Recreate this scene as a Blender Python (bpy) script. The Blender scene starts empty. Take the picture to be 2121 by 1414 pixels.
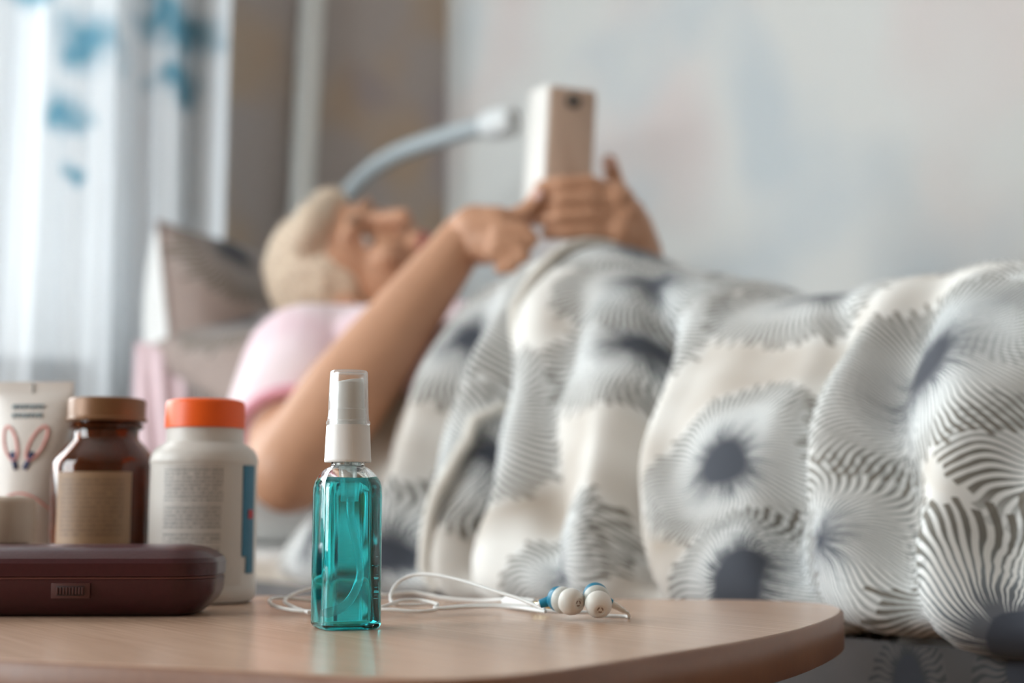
import bpy, bmesh, math, random
from mathutils import Vector, Matrix
random.seed(7)
PI = math.pi

# ------------------------------------------------------------------ camera
F = 2121 * 50.0 / 36.0          # focal length in pixels of the 2121 px frame
YAW = math.radians(55.0)
HORIZON = 1050.0
PITCH = math.atan((HORIZON - 707.0) / F)
TABLE_Z = 0.50
CAM = Vector((0.0, 0.0, TABLE_Z + 0.0537))
sc = bpy.context.scene
cam_data = bpy.data.cameras.new('camera')
cam = bpy.data.objects.new('camera', cam_data)
sc.collection.objects.link(cam)
cam.location = CAM
cam.rotation_euler = (PI / 2 + PITCH, 0, YAW)
cam_data.lens = 50.0
cam_data.sensor_width = 36.0
cam_data.clip_start = 0.02
cam_data.dof.use_dof = True
cam_data.dof.focus_distance = 0.642
cam_data.dof.aperture_fstop = 4.9
sc.camera = cam

# ------------------------------------------------------------------ sky
world = bpy.data.worlds.new('overcast_sky')
sc.world = world
world.use_nodes = True
bgn = world.node_tree.nodes.get('Background') or world.node_tree.nodes.new('ShaderNodeBackground')
bgn.inputs['Color'].default_value = (0.93, 0.97, 1.0, 1)
bgn.inputs['Strength'].default_value = 7.0
try:
    world.cycles.sampling_method = 'AUTOMATIC'
except Exception:
    pass

def portal(name, loc, rot, sx, sy):
    d = bpy.data.lights.new(name, 'AREA')
    d.shape = 'RECTANGLE'; d.size = sx; d.size_y = sy
    o = bpy.data.objects.new(name, d)
    sc.collection.objects.link(o)
    o.location = loc; o.rotation_euler = rot
    d.cycles.is_portal = True
    return o

# window openings (y range, z range) in the window wall and (x range, z range) of an unseen one added to the left wall for fill
WX = -2.42
W1 = (-1.55, 0.90, 0.75, 2.25)
WY = -1.9
W2 = (-2.28, -0.85, 0.55, 2.25)
portal('daylight_window_1', (WX - 0.02, (W1[0] + W1[1]) / 2, (W1[2] + W1[3]) / 2), (0, -PI / 2, 0), W1[3] - W1[2], W1[1] - W1[0])
portal('daylight_fill_window', ((W2[0] + W2[1]) / 2, WY - 0.02, (W2[2] + W2[3]) / 2), (PI / 2, 0, 0), W2[1] - W2[0], W2[3] - W2[2])

vs = sc.view_settings
vs.view_transform = 'Standard'
vs.look = 'None'
vs.exposure = 1.18
vs.gamma = 1.0
vs.use_curve_mapping = False
try:
    sc.cycles.use_denoising = True
    sc.cycles.sample_clamp_indirect = 6.0
    sc.cycles.blur_glossy = 0.5
    sc.cycles.max_bounces = 12
    sc.cycles.diffuse_bounces = 3
    sc.cycles.glossy_bounces = 3
    sc.cycles.adaptive_threshold = 0.06
    sc.cycles.transmission_bounces = 12
    sc.cycles.transparent_max_bounces = 16
except Exception:
    pass

# ------------------------------------------------------------------ helpers
col = sc.collection
CU, SU = math.cos(YAW), math.sin(YAW)

def room(X, D, z):
    """camera-side ground coordinates (right, ahead) to room coordinates"""
    return Vector((CU * X - SU * D, SU * X + CU * D, z))

def at(px, py, D):
    """point seen at a pixel, D metres ahead of the camera"""
    cp, sp = math.cos(PITCH), math.sin(PITCH)
    a = (px - 1060.5) / F
    b = (707.0 - py) / F
    fwd = cp - b * sp
    up = sp + b * cp
    k = D / fwd
    return room(a * k, D, CAM.z + up * k)

def on_table(px, D, dz=0.0):
    X = (px - 1060.5) / F * D * math.cos(PITCH)
    return room(X, D, TABLE_Z + dz)

def link(o, parent=None):
    col.objects.link(o)
    if parent is not None:
        o.parent = parent
        o.matrix_parent_inverse = Matrix.Translation(-parent.location) if parent.type == 'EMPTY' else Matrix.Identity(4)
    return o

def tag(o, label=None, cat=None, group=None, kind=None):
    if label: o['label'] = label
    if cat: o['category'] = cat
    if group: o['group'] = group
    if kind: o['kind'] = kind
    return o

def empty(name, loc, label, cat, group=None):
    o = bpy.data.objects.new(name, None)
    o.location = loc
    o.empty_display_size = 0.02
    col.objects.link(o)
    return tag(o, label, cat, group)

def mesh(name, verts, faces, mat, parent=None, smooth=True, uvs=None):
    me = bpy.data.meshes.new(name)
    me.from_pydata([tuple(v) for v in verts], [], faces)
    me.update()
    if smooth:
        me.polygons.foreach_set('use_smooth', [True] * len(me.polygons))
    if uvs is not None:
        lay = me.uv_layers.new(name='UVMap')
        for l in me.loops:
            lay.data[l.index].uv = uvs[l.vertex_index]
    if mat: me.materials.append(mat)
    o = bpy.data.objects.new(name, me)
    return link(o, parent)

def fix_normals(o):
    bm = bmesh.new(); bm.from_mesh(o.data)
    bmesh.ops.recalc_face_normals(bm, faces=bm.faces)
    bm.to_mesh(o.data); bm.free()
    return o

def auto_smooth(o, ang=35):
    bm = bmesh.new(); bm.from_mesh(o.data)
    for f in bm.faces: f.smooth = True
    for e in bm.edges:
        e.smooth = not (len(e.link_faces) == 2 and e.calc_face_angle(0) > math.radians(ang))
    bm.to_mesh(o.data); bm.free()
    return o

def lathe_data(profile, seg=48, center=(0, 0, 0), axis=None, cap=(True, True)):
    """profile [(r, z)] -> verts, faces, uvs; axis: optional 3x3 matrix (z = turning axis)"""
    c = Vector(center)
    verts, faces, uvs = [], [], []
    for (r, z) in profile:
        for k in range(seg):
            a = 2 * PI * k / seg
            v = Vector((r * math.cos(a), r * math.sin(a), z))
            if axis is not None: v = axis @ v
            verts.append(c + v); uvs.append((k / seg, z))
    n = len(profile)
    for i in range(n - 1):
        for k in range(seg):
            k2 = (k + 1) % seg
            faces.append((i * seg + k, i * seg + k2, (i + 1) * seg + k2, (i + 1) * seg + k))
    if cap[0]: faces.append(tuple(range(seg))[::-1])
    if cap[1]: faces.append(tuple((n - 1) * seg + k for k in range(seg)))
    return verts, faces, uvs

def lathe(name, profile, mat, parent=None, seg=48, center=(0, 0, 0), axis=None, cap=(True, True), ang=40):
    v, f, uv = lathe_data(profile, seg, center, axis, cap)
    o = mesh(name, v, f, mat, parent, True, uv)
    return auto_smooth(fix_normals(o), ang)

def basis(z, hint=Vector((0, 0, 1))):
    z = Vector(z).normalized()
    x = hint.cross(z)
    if x.length < 1e-5: x = Vector((1, 0, 0)).cross(z)
    x.normalize()
    y = z.cross(x)
    return Matrix((x, y, z)).transposed()

def spline(pts, n=8, closed=False):
    """Catmull-Rom through points (any dimension)"""
    pts = [Vector(p) for p in pts]
    out = []
    m = len(pts)
    rng = m if closed else m - 1
    for i in range(rng):
        if closed:
            p0, p1, p2, p3 = pts[(i - 1) % m], pts[i], pts[(i + 1) % m], pts[(i + 2) % m]
        else:
            p1, p2 = pts[i], pts[i + 1]
            p0 = pts[i - 1] if i > 0 else p1 * 2 - p2
            p3 = pts[i + 2] if i + 2 < m else p2 * 2 - p1
        for k in range(n):
            t = k / n
            out.append(0.5 * ((2 * p1) + (p2 - p0) * t + (2 * p0 - 5 * p1 + 4 * p2 - p3) * t * t + (3 * p1 - p0 - 3 * p2 + p3) * t ** 3))
    if not closed: out.append(pts[-1])
    return out

def tube_data(pts, rad, seg=10, base=0, flat=1.0, hint=None):
    n = len(pts)
    verts, faces = [], []
    t0 = (pts[1] - pts[0]).normalized()
    h = hint or (Vector((0, 0, 1)) if abs(t0.z) < 0.9 else Vector((1, 0, 0)))
    x = h.cross(t0).normalized()
    for i, p in enumerate(pts):
        if i == 0: t = pts[1] - pts[0]
        elif i == n - 1: t = pts[-1] - pts[-2]
        else: t = pts[i + 1] - pts[i - 1]
        t.normalize()
        x = (x - t * x.dot(t)).normalized()
        y = t.cross(x)
        r = rad(i / (n - 1)) if callable(rad) else rad
        for k in range(seg):
            a = 2 * PI * k / seg
            verts.append(p + x * (r * math.cos(a)) + y * (r * flat * math.sin(a)))
    for i in range(n - 1):
        for k in range(seg):
            k2 = (k + 1) % seg
            faces.append((base + i * seg + k, base + i * seg + k2, base + (i + 1) * seg + k2, base + (i + 1) * seg + k))
    faces.append(tuple(base + k for k in range(seg))[::-1])
    faces.append(tuple(base + (n - 1) * seg + k for k in range(seg)))
    return verts, faces

def tube(name, pts, rad, mat, parent=None, seg=10, flat=1.0):
    v, f = tube_data([Vector(p) for p in pts], rad, seg, 0, flat)
    return auto_smooth(fix_normals(mesh(name, v, f, mat, parent)), 50)

def box_bm(bm, lo, hi):
    x0, y0, z0 = lo; x1, y1, z1 = hi
    vs_ = [bm.verts.new(p) for p in ((x0, y0, z0), (x1, y0, z0), (x1, y1, z0), (x0, y1, z0), (x0, y0, z1), (x1, y0, z1), (x1, y1, z1), (x0, y1, z1))]
    for f in ((0, 3, 2, 1), (4, 5, 6, 7), (0, 1, 5, 4), (1, 2, 6, 5), (2, 3, 7, 6), (3, 0, 4, 7)):
        bm.faces.new([vs_[i] for i in f])

def box(name, lo, hi, mat, parent=None, bevel=0.0, mtx=None, seg=2):
    bm = bmesh.new()
    box_bm(bm, lo, hi)
    if bevel > 0:
        bmesh.ops.bevel(bm, geom=bm.edges[:], offset=bevel, segments=seg, affect='EDGES', profile=0.5)
    if mtx is not None: bmesh.ops.transform(bm, matrix=mtx, verts=bm.verts)
    me = bpy.data.meshes.new(name); bm.to_mesh(me); bm.free()
    if mat: me.materials.append(mat)
    o = bpy.data.objects.new(name, me)
    link(o, parent)
    if bevel > 0: auto_smooth(o, 35)
    return o

def loops_mesh(name, loops, mat, parent=None, cap=(True, True), ang=40, uvs=None):
    seg = len(loops[0])
    verts = [p for l in loops for p in l]
    faces = []
    for i in range(len(loops) - 1):
        for k in range(seg):
            k2 = (k + 1) % seg
            faces.append((i * seg + k, i * seg + k2, (i + 1) * seg + k2, (i + 1) * seg + k))
    if cap[0]: faces.append(tuple(range(seg))[::-1])
    if cap[1]: faces.append(tuple((len(loops) - 1) * seg + k for k in range(seg)))
    o = mesh(name, verts, faces, mat, parent, True, uvs)
    return auto_smooth(fix_normals(o), ang)

def rrect(hx, hy, r, n=8):
    """rounded rectangle outline"""
    out = []
    r = min(r, hx, hy)
    for cx, cy, a0 in ((hx - r, hy - r, 0), (-hx + r, hy - r, PI / 2), (-hx + r, -hy + r, PI), (hx - r, -hy + r, 1.5 * PI)):
        for k in range(n + 1):
            a = a0 + PI / 2 * k / n
            out.append((cx + r * math.cos(a), cy + r * math.sin(a)))
    return out

def blob(name, prims, mat, parent=None, voxel=0.004, smooth=6, sub=3):
    """one continuous surface grown over tapered capsules and ellipsoids"""
    ico = bmesh.new(); bmesh.ops.create_icosphere(ico, subdivisions=sub, radius=1.0)
    sph = [v.co.copy() for v in ico.verts]
    sfc = [[v.index for v in f.verts] for f in ico.faces]
    ico.free()
    bm = bmesh.new()
    for p in prims:
        if p[0] == 'e':
            c, ax = Vector(p[1]), p[2]
            vv = [bm.verts.new(c + ax @ s) for s in sph]
            for f in sfc: bm.faces.new([vv[i] for i in f])
        else:
            _, a, b, ra, rb = p
            a, b = Vector(a), Vector(b)
            vv = [bm.verts.new(a + s * ra) for s in sph] + [bm.verts.new(b + s * rb) for s in sph]
            r = bmesh.ops.convex_hull(bm, input=vv)
            junk = [g for g in r['geom_interior'] if isinstance(g, bmesh.types.BMVert)]
            bmesh.ops.delete(bm, geom=junk, context='VERTS')
    me = bpy.data.meshes.new(name + '_raw'); bm.to_mesh(me); bm.free()
    o = bpy.data.objects.new(name + '_raw', me); col.objects.link(o)
    m = o.modifiers.new('r', 'REMESH'); m.mode = 'VOXEL'; m.voxel_size = voxel
    if smooth:
        s = o.modifiers.new('s', 'SMOOTH'); s.factor = 0.5; s.iterations = smooth
    dg = bpy.context.evaluated_depsgraph_get()
    out = bpy.data.meshes.new_from_object(o.evaluated_get(dg))
    bpy.data.objects.remove(o, do_unlink=True); bpy.data.meshes.remove(me)
    out.name = name
    out.polygons.foreach_set('use_smooth', [True] * len(out.polygons))
    out.materials.clear()
    if mat: out.materials.append(mat)
    n = bpy.data.objects.new(name, out)
    return link(n, parent)

def chain(pts, rads):
    return [('c', pts[i], pts[i + 1], rads[i], rads[i + 1]) for i in range(len(pts) - 1)]

# ------------------------------------------------------------------ materials
def new_mat(name):
    m = bpy.data.materials.new(name); m.use_nodes = True
    nt = m.node_tree
    return m, nt, nt.nodes['Principled BSDF']

def node(nt, t, **kw):
    n = nt.nodes.new(t)
    for k, v in kw.items():
        if k.startswith('i_'):
            n.inputs[k[2:].replace('_', ' ')].default_value = v
        else: setattr(n, k, v)
    return n

def math_n(nt, op, a, b=None, c=None, clamp=False):
    n = nt.nodes.new('ShaderNodeMath'); n.operation = op; n.use_clamp = clamp
    for i, v in enumerate((a, b, c)):
        if v is None: continue
        if isinstance(v, (int, float)): n.inputs[i].default_value = v
        else: nt.links.new(v, n.inputs[i])
    return n.outputs[0]

def mix_c(nt, fac, a, b, blend='MIX'):
    n = nt.nodes.new('ShaderNodeMix'); n.data_type = 'RGBA'; n.blend_type = blend; n.clamp_factor = True
    for s, v in ((n.inputs[0], fac), (n.inputs[6], a), (n.inputs[7], b)):
        if isinstance(v, (int, float)): s.default_value = v
        elif isinstance(v, tuple): s.default_value = v if len(v) == 4 else (*v, 1)
        else: nt.links.new(v, s)
    return n.outputs[2]

def ramp(nt, fac, stops, interp='LINEAR'):
    n = nt.nodes.new('ShaderNodeValToRGB'); n.color_ramp.interpolation = interp
    e = n.color_ramp.elements
    while len(e) > 1: e.remove(e[-1])
    for i, (p, c) in enumerate(stops):
        el = e[0] if i == 0 else e.new(p)
        el.position = p; el.color = c if len(c) == 4 else (*c, 1)
    nt.links.new(fac, n.inputs[0])
    return n.outputs[0]

def noise(nt, vec, scale, detail=2.0, rough=0.5):
    n = nt.nodes.new('ShaderNodeTexNoise')
    n.inputs['Scale'].default_value = scale; n.inputs['Detail'].default_value = detail; n.inputs['Roughness'].default_value = rough
    if vec is not None: nt.links.new(vec, n.inputs['Vector'])
    return n

def coords(nt, kind='Object', scale=None, loc=None, rot=None):
    tc = nt.nodes.new('ShaderNodeTexCoord')
    o = tc.outputs[kind]
    if scale or loc or rot:
        mp = nt.nodes.new('ShaderNodeMapping')
        if scale: mp.inputs['Scale'].default_value = scale
        if loc: mp.inputs['Location'].default_value = loc
        if rot: mp.inputs['Rotation'].default_value = rot
        nt.links.new(o, mp.inputs['Vector']); o = mp.outputs[0]
    return o

def bump(nt, height, b, strength=0.2, dist=0.002):
    n = nt.nodes.new('ShaderNodeBump'); n.inputs['Strength'].default_value = strength; n.inputs['Distance'].default_value = dist
    nt.links.new(height, n.inputs['Height']); nt.links.new(n.outputs[0], b.inputs['Normal'])

def simple(name, c, rough=0.5, var=0.06, scale=30, metal=0.0, sss=0.0, sss_scale=0.01, trans=0.0, ior=1.45, coat=0.0, bmp=0.0, alpha=1.0, sheen=0.0):
    m, nt, b = new_mat(name)
    n = noise(nt, coords(nt), scale, 3)
    lo = tuple(max(0, x * (1 - var)) for x in c); hi = tuple(min(1, x * (1 + var)) for x in c)
    nt.links.new(mix_c(nt, n.outputs[0], lo, hi), b.inputs['Base Color'])
    b.inputs['Roughness'].default_value = rough
    b.inputs['Metallic'].default_value = metal
    b.inputs['IOR'].default_value = ior
    if sss:
        b.inputs['Subsurface Weight'].default_value = sss
        b.inputs['Subsurface Scale'].default_value = sss_scale
        b.inputs['Subsurface Radius'].default_value = (1.0, 0.45, 0.3)
    if trans: b.inputs['Transmission Weight'].default_value = trans
    if coat: b.inputs['Coat Weight'].default_value = coat
    if sheen: b.inputs['Sheen Weight'].default_value = sheen
    if bmp: bump(nt, n.outputs[0], b, bmp)
    return m

MAT = {}
MAT['white_plastic'] = simple('white_plastic', (0.80, 0.78, 0.76), 0.35, 0.02)
MAT['white_cable'] = simple('white_cable', (0.80, 0.79, 0.77), 0.45, 0.02)
MAT['silicone'] = simple('silicone', (0.80, 0.76, 0.71), 0.5, 0.02)
MAT['grey_ring'] = simple('grey_ring', (0.60, 0.60, 0.56), 0.45, 0.02)
MAT['teal_plastic'] = simple('teal_plastic', (0.005, 0.20, 0.33), 0.35, 0.05)
MAT['dark_hole'] = simple('dark_hole', (0.34, 0.24, 0.19), 0.6)
MAT['brass'] = simple('brass', (0.80, 0.70, 0.42), 0.2, 0.02, metal=1.0)
MAT['orange_cap'] = simple('orange_cap', (0.92, 0.115, 0.006), 0.42, 0.04)
MAT['bottle_white'] = simple('bottle_white', (0.60, 0.56, 0.52), 0.40, 0.02)
MAT['tan_lid'] = simple('tan_lid', (0.20, 0.095, 0.04), 0.4, 0.08, metal=0.2)
MAT['case_leather'] = simple('case_leather', (0.050, 0.008, 0.011), 0.30, 0.18, 500, bmp=0.05)
MAT['case_seam'] = simple('case_seam', (0.14, 0.045, 0.035), 0.4)
MAT['case_clasp'] = simple('case_clasp', (0.075, 0.024, 0.021), 0.4)
MAT['case_dark'] = simple('case_dark', (0.02, 0.008, 0.008), 0.5)
MAT['skin'] = simple('skin', (0.56, 0.30, 0.185), 0.5, 0.12, 22)
MAT['lips'] = simple('lips', (0.45, 0.14, 0.12), 0.45)
MAT['nail'] = simple('nail', (0.80, 0.52, 0.46), 0.3, 0.02)
MAT['eye_white'] = simple('eye_white', (0.75, 0.72, 0.68), 0.2)
MAT['iris'] = simple('iris', (0.08, 0.06, 0.05), 0.2)
MAT['brow'] = simple('brow', (0.32, 0.22, 0.16), 0.8)
MAT['phone_white'] = simple('phone_white', (0.70, 0.67, 0.63), 0.35, 0.02)
MAT['phone_back'] = simple('phone_back', (0.50, 0.36, 0.28), 0.4, 0.04)
MAT['phone_lens'] = simple('phone_lens', (0.10, 0.085, 0.075), 0.2)
MAT['phone_screen'] = simple('phone_screen', (0.02, 0.02, 0.025), 0.1)
MAT['lamp_metal'] = simple('lamp_metal', (0.50, 0.55, 0.57), 0.35, 0.03, metal=0.2)
MAT['lamp_white'] = simple('lamp_white', (0.80, 0.83, 0.84), 0.35, 0.02)
MAT['pipe_paint'] = simple('pipe_paint', (0.70, 0.70, 0.67), 0.45, 0.03)
MAT['pink_cloth'] = simple('pink_cloth', (0.80, 0.62, 0.66), 0.85, 0.06, 30, sheen=0.2)
MAT['sill_white'] = simple('sill_white', (0.75, 0.75, 0.74), 0.35, 0.02)
MAT['bed_wood'] = simple('bed_wood', (0.16, 0.09, 0.055), 0.45, 0.25, 12)
MAT['ceiling_paint'] = simple('ceiling_paint', (0.70, 0.67, 0.63), 0.9, 0.02)
MAT['wall_plain'] = simple('wall_plain', (0.42, 0.29, 0.19), 0.9, 0.04, 3)
MAT['jar_beige'] = simple('jar_beige', (0.52, 0.43, 0.35), 0.45, 0.03)

def hair_mat():
    m, nt, b = new_mat('hair_blond_grey')
    v = coords(nt, 'Object', scale=(40, 200, 200))
    n = noise(nt, v, 2.0, 4)
    nt.links.new(ramp(nt, n.outputs[0], [(0.3, (0.46, 0.33, 0.22)), (0.52, (0.70, 0.55, 0.41)), (0.72, (0.84, 0.72, 0.60))]), b.inputs['Base Color'])
    b.inputs['Roughness'].default_value = 0.55
    bump(nt, n.outputs[0], b, 0.6, 0.003)
    return m
MAT['hair'] = hair_mat()

def shirt_mat():
    m, nt, b = new_mat('pink_shirt_knit')
    v = coords(nt)
    n = noise(nt, v, 9, 2)
    nt.links.new(ramp(nt, n.outputs[0], [(0.3, (0.80, 0.56, 0.62)), (0.5, (0.84, 0.66, 0.70)), (0.75, (0.86, 0.74, 0.76))]), b.inputs['Base Color'])
    b.inputs['Roughness'].default_value = 0.9
    b.inputs['Sheen Weight'].default_value = 0.3
    return m
MAT['shirt'] = shirt_mat()
MAT['shirt_hem'] = simple('shirt_hem', (0.78, 0.38, 0.46), 0.9, 0.05)

def wood_mat(name, a, bcol, rough, grain_scale=(3, 90, 90), rot=None, bmp=0.12):
    m, nt, b = new_mat(name)
    v = coords(nt, 'Object', scale=grain_scale, rot=rot)
    n1 = noise(nt, v, 4.0, 5, 0.6)
    n2 = noise(nt, coords(nt, 'Object', scale=(1.2, 10, 10), rot=rot), 3.0, 2)
    f = math_n(nt, 'MULTIPLY_ADD', n2.outputs[0], 0.5, math_n(nt, 'MULTIPLY', n1.outputs[0], 0.5))
    nt.links.new(ramp(nt, f, [(0.3, a), (0.7, bcol)]), b.inputs['Base Color'])
    rr = math_n(nt, 'MULTIPLY_ADD', n1.outputs[0], 0.14, rough - 0.07)
    nt.links.new(rr, b.inputs['Roughness'])
    bump(nt, n1.outputs[0], b, bmp, 0.0006)
    return m
MAT['table_top'] = wood_mat('table_top', (0.46, 0.29, 0.20), (0.56, 0.37, 0.265), 0.24, rot=(0, 0, -YAW))
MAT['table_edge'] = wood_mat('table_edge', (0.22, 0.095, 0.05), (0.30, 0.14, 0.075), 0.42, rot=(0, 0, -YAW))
MAT['floor_wood'] = wood_mat('floor_wood', (0.20, 0.11, 0.06), (0.34, 0.20, 0.12), 0.35)

def wallpaper(name, base, tints, scale):
    m, nt, b = new_mat(name)
    v = coords(nt)
    c = base
    for i, (tint, sc_, lo, hi, seed) in enumerate(tints):
        n = noise(nt, coords(nt, 'Object', loc=(seed, seed * 1.7, seed * 0.6)), sc_ * scale, 1.5)
        f = ramp(nt, n.outputs[0], [(lo, (0, 0, 0)), (hi, (1, 1, 1))])
        c = mix_c(nt, f, c, tint)
    nt.links.new(c, b.inputs['Base Color'])
    b.inputs['Roughness'].default_value = 0.85
    f = noise(nt, v, 160, 2); bump(nt, f.outputs[0], b, 0.1, 0.001)
    return m
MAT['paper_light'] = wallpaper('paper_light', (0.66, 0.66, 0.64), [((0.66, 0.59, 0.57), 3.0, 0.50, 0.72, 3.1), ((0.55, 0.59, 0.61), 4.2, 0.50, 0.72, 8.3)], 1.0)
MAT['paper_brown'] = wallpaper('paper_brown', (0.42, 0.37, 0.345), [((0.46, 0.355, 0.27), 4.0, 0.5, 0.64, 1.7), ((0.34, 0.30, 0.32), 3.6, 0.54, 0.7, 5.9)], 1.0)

def glass_pane():
    m, nt, b = new_mat('window_glass')
    nt.nodes.remove(b)
    out = nt.nodes['Material Output']
    tr = nt.nodes.new('ShaderNodeBsdfTransparent'); tr.inputs[0].default_value = (0.95, 0.97, 0.97, 1)
    gl = nt.nodes.new('ShaderNodeBsdfGlossy'); gl.inputs['Roughness'].default_value = 0.02
    fr = nt.nodes.new('ShaderNodeFresnel'); fr.inputs[0].default_value = 1.45
    mx = nt.nodes.new('ShaderNodeMixShader')
    nt.links.new(fr.outputs[0], mx.inputs[0]); nt.links.new(tr.outputs[0], mx.inputs[1]); nt.links.new(gl.outputs[0], mx.inputs[2])
    nt.links.new(mx.outputs[0], out.inputs[0])
    return m
MAT['pane'] = glass_pane()

def curtain_mat():
    m, nt, b = new_mat('sheer_curtain')
    nt.nodes.remove(b)
    out = nt.nodes['Material Output']
    v = coords(nt)
    wn = noise(nt, v, 14, 3)
    wv = nt.nodes.new('ShaderNodeVectorMath'); wv.operation = 'MULTIPLY_ADD'
    nt.links.new(wn.outputs['Color'], wv.inputs[0]); wv.inputs[1].default_value = (0, 0.10, 0.10); nt.links.new(v, wv.inputs[2])
    sep = nt.nodes.new('ShaderNodeSeparateXYZ'); nt.links.new(wv.outputs[0], sep.inputs[0])
    tot = None
    for (cy, cz, r) in ((0.80, 1.39, 0.07), (0.77, 1.26, 0.045), (0.93, 1.46, 0.05), (0.965, 1.34, 0.06), (0.975, 1.44, 0.07), (0.70, 1.45, 0.05), (0.79, 1.16, 0.03), (0.5, 1.4, 0.07), (0.3, 1.3, 0.06), (0.6, 1.7, 0.07), (0.9, 1.75, 0.06)):
        dy = math_n(nt, 'SUBTRACT', sep.outputs[1], cy); dz = math_n(nt, 'SUBTRACT', sep.outputs[2], cz)
        d = math_n(nt, 'SQRT', math_n(nt, 'ADD', math_n(nt, 'MULTIPLY', dy, dy), math_n(nt, 'MULTIPLY', dz, dz)))
        f = math_n(nt, 'SUBTRACT', 1.0, math_n(nt, 'DIVIDE', d, r), clamp=True)
        tot = f if tot is None else math_n(nt, 'MAXIMUM', tot, f)
    f = math_n(nt, 'MULTIPLY', tot, 1.5, clamp=True)
    c = mix_c(nt, f, (0.74, 0.77, 0.80), (0.14, 0.32, 0.42))
    tl = nt.nodes.new('ShaderNodeBsdfTranslucent'); df = nt.nodes.new('ShaderNodeBsdfDiffuse'); tp = nt.nodes.new('ShaderNodeBsdfTransparent')
    nt.links.new(c, tl.inputs[0]); nt.links.new(c, df.inputs[0])
    nt.links.new(mix_c(nt, f, (1, 1, 1), (0.3, 0.6, 0.75)), tp.inputs[0])
    m1 = nt.nodes.new('ShaderNodeMixShader'); m1.inputs[0].default_value = 0.95
    nt.links.new(tl.outputs[0], m1.inputs[1]); nt.links.new(df.outputs[0], m1.inputs[2])
    m2 = nt.nodes.new('ShaderNodeMixShader'); m2.inputs[0].default_value = 0.02
    nt.links.new(m1.outputs[0], m2.inputs[1]); nt.links.new(tp.outputs[0], m2.inputs[2])
    nt.links.new(m2.outputs[0], out.inputs[0])
    return m
MAT['curtain'] = curtain_mat()

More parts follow.
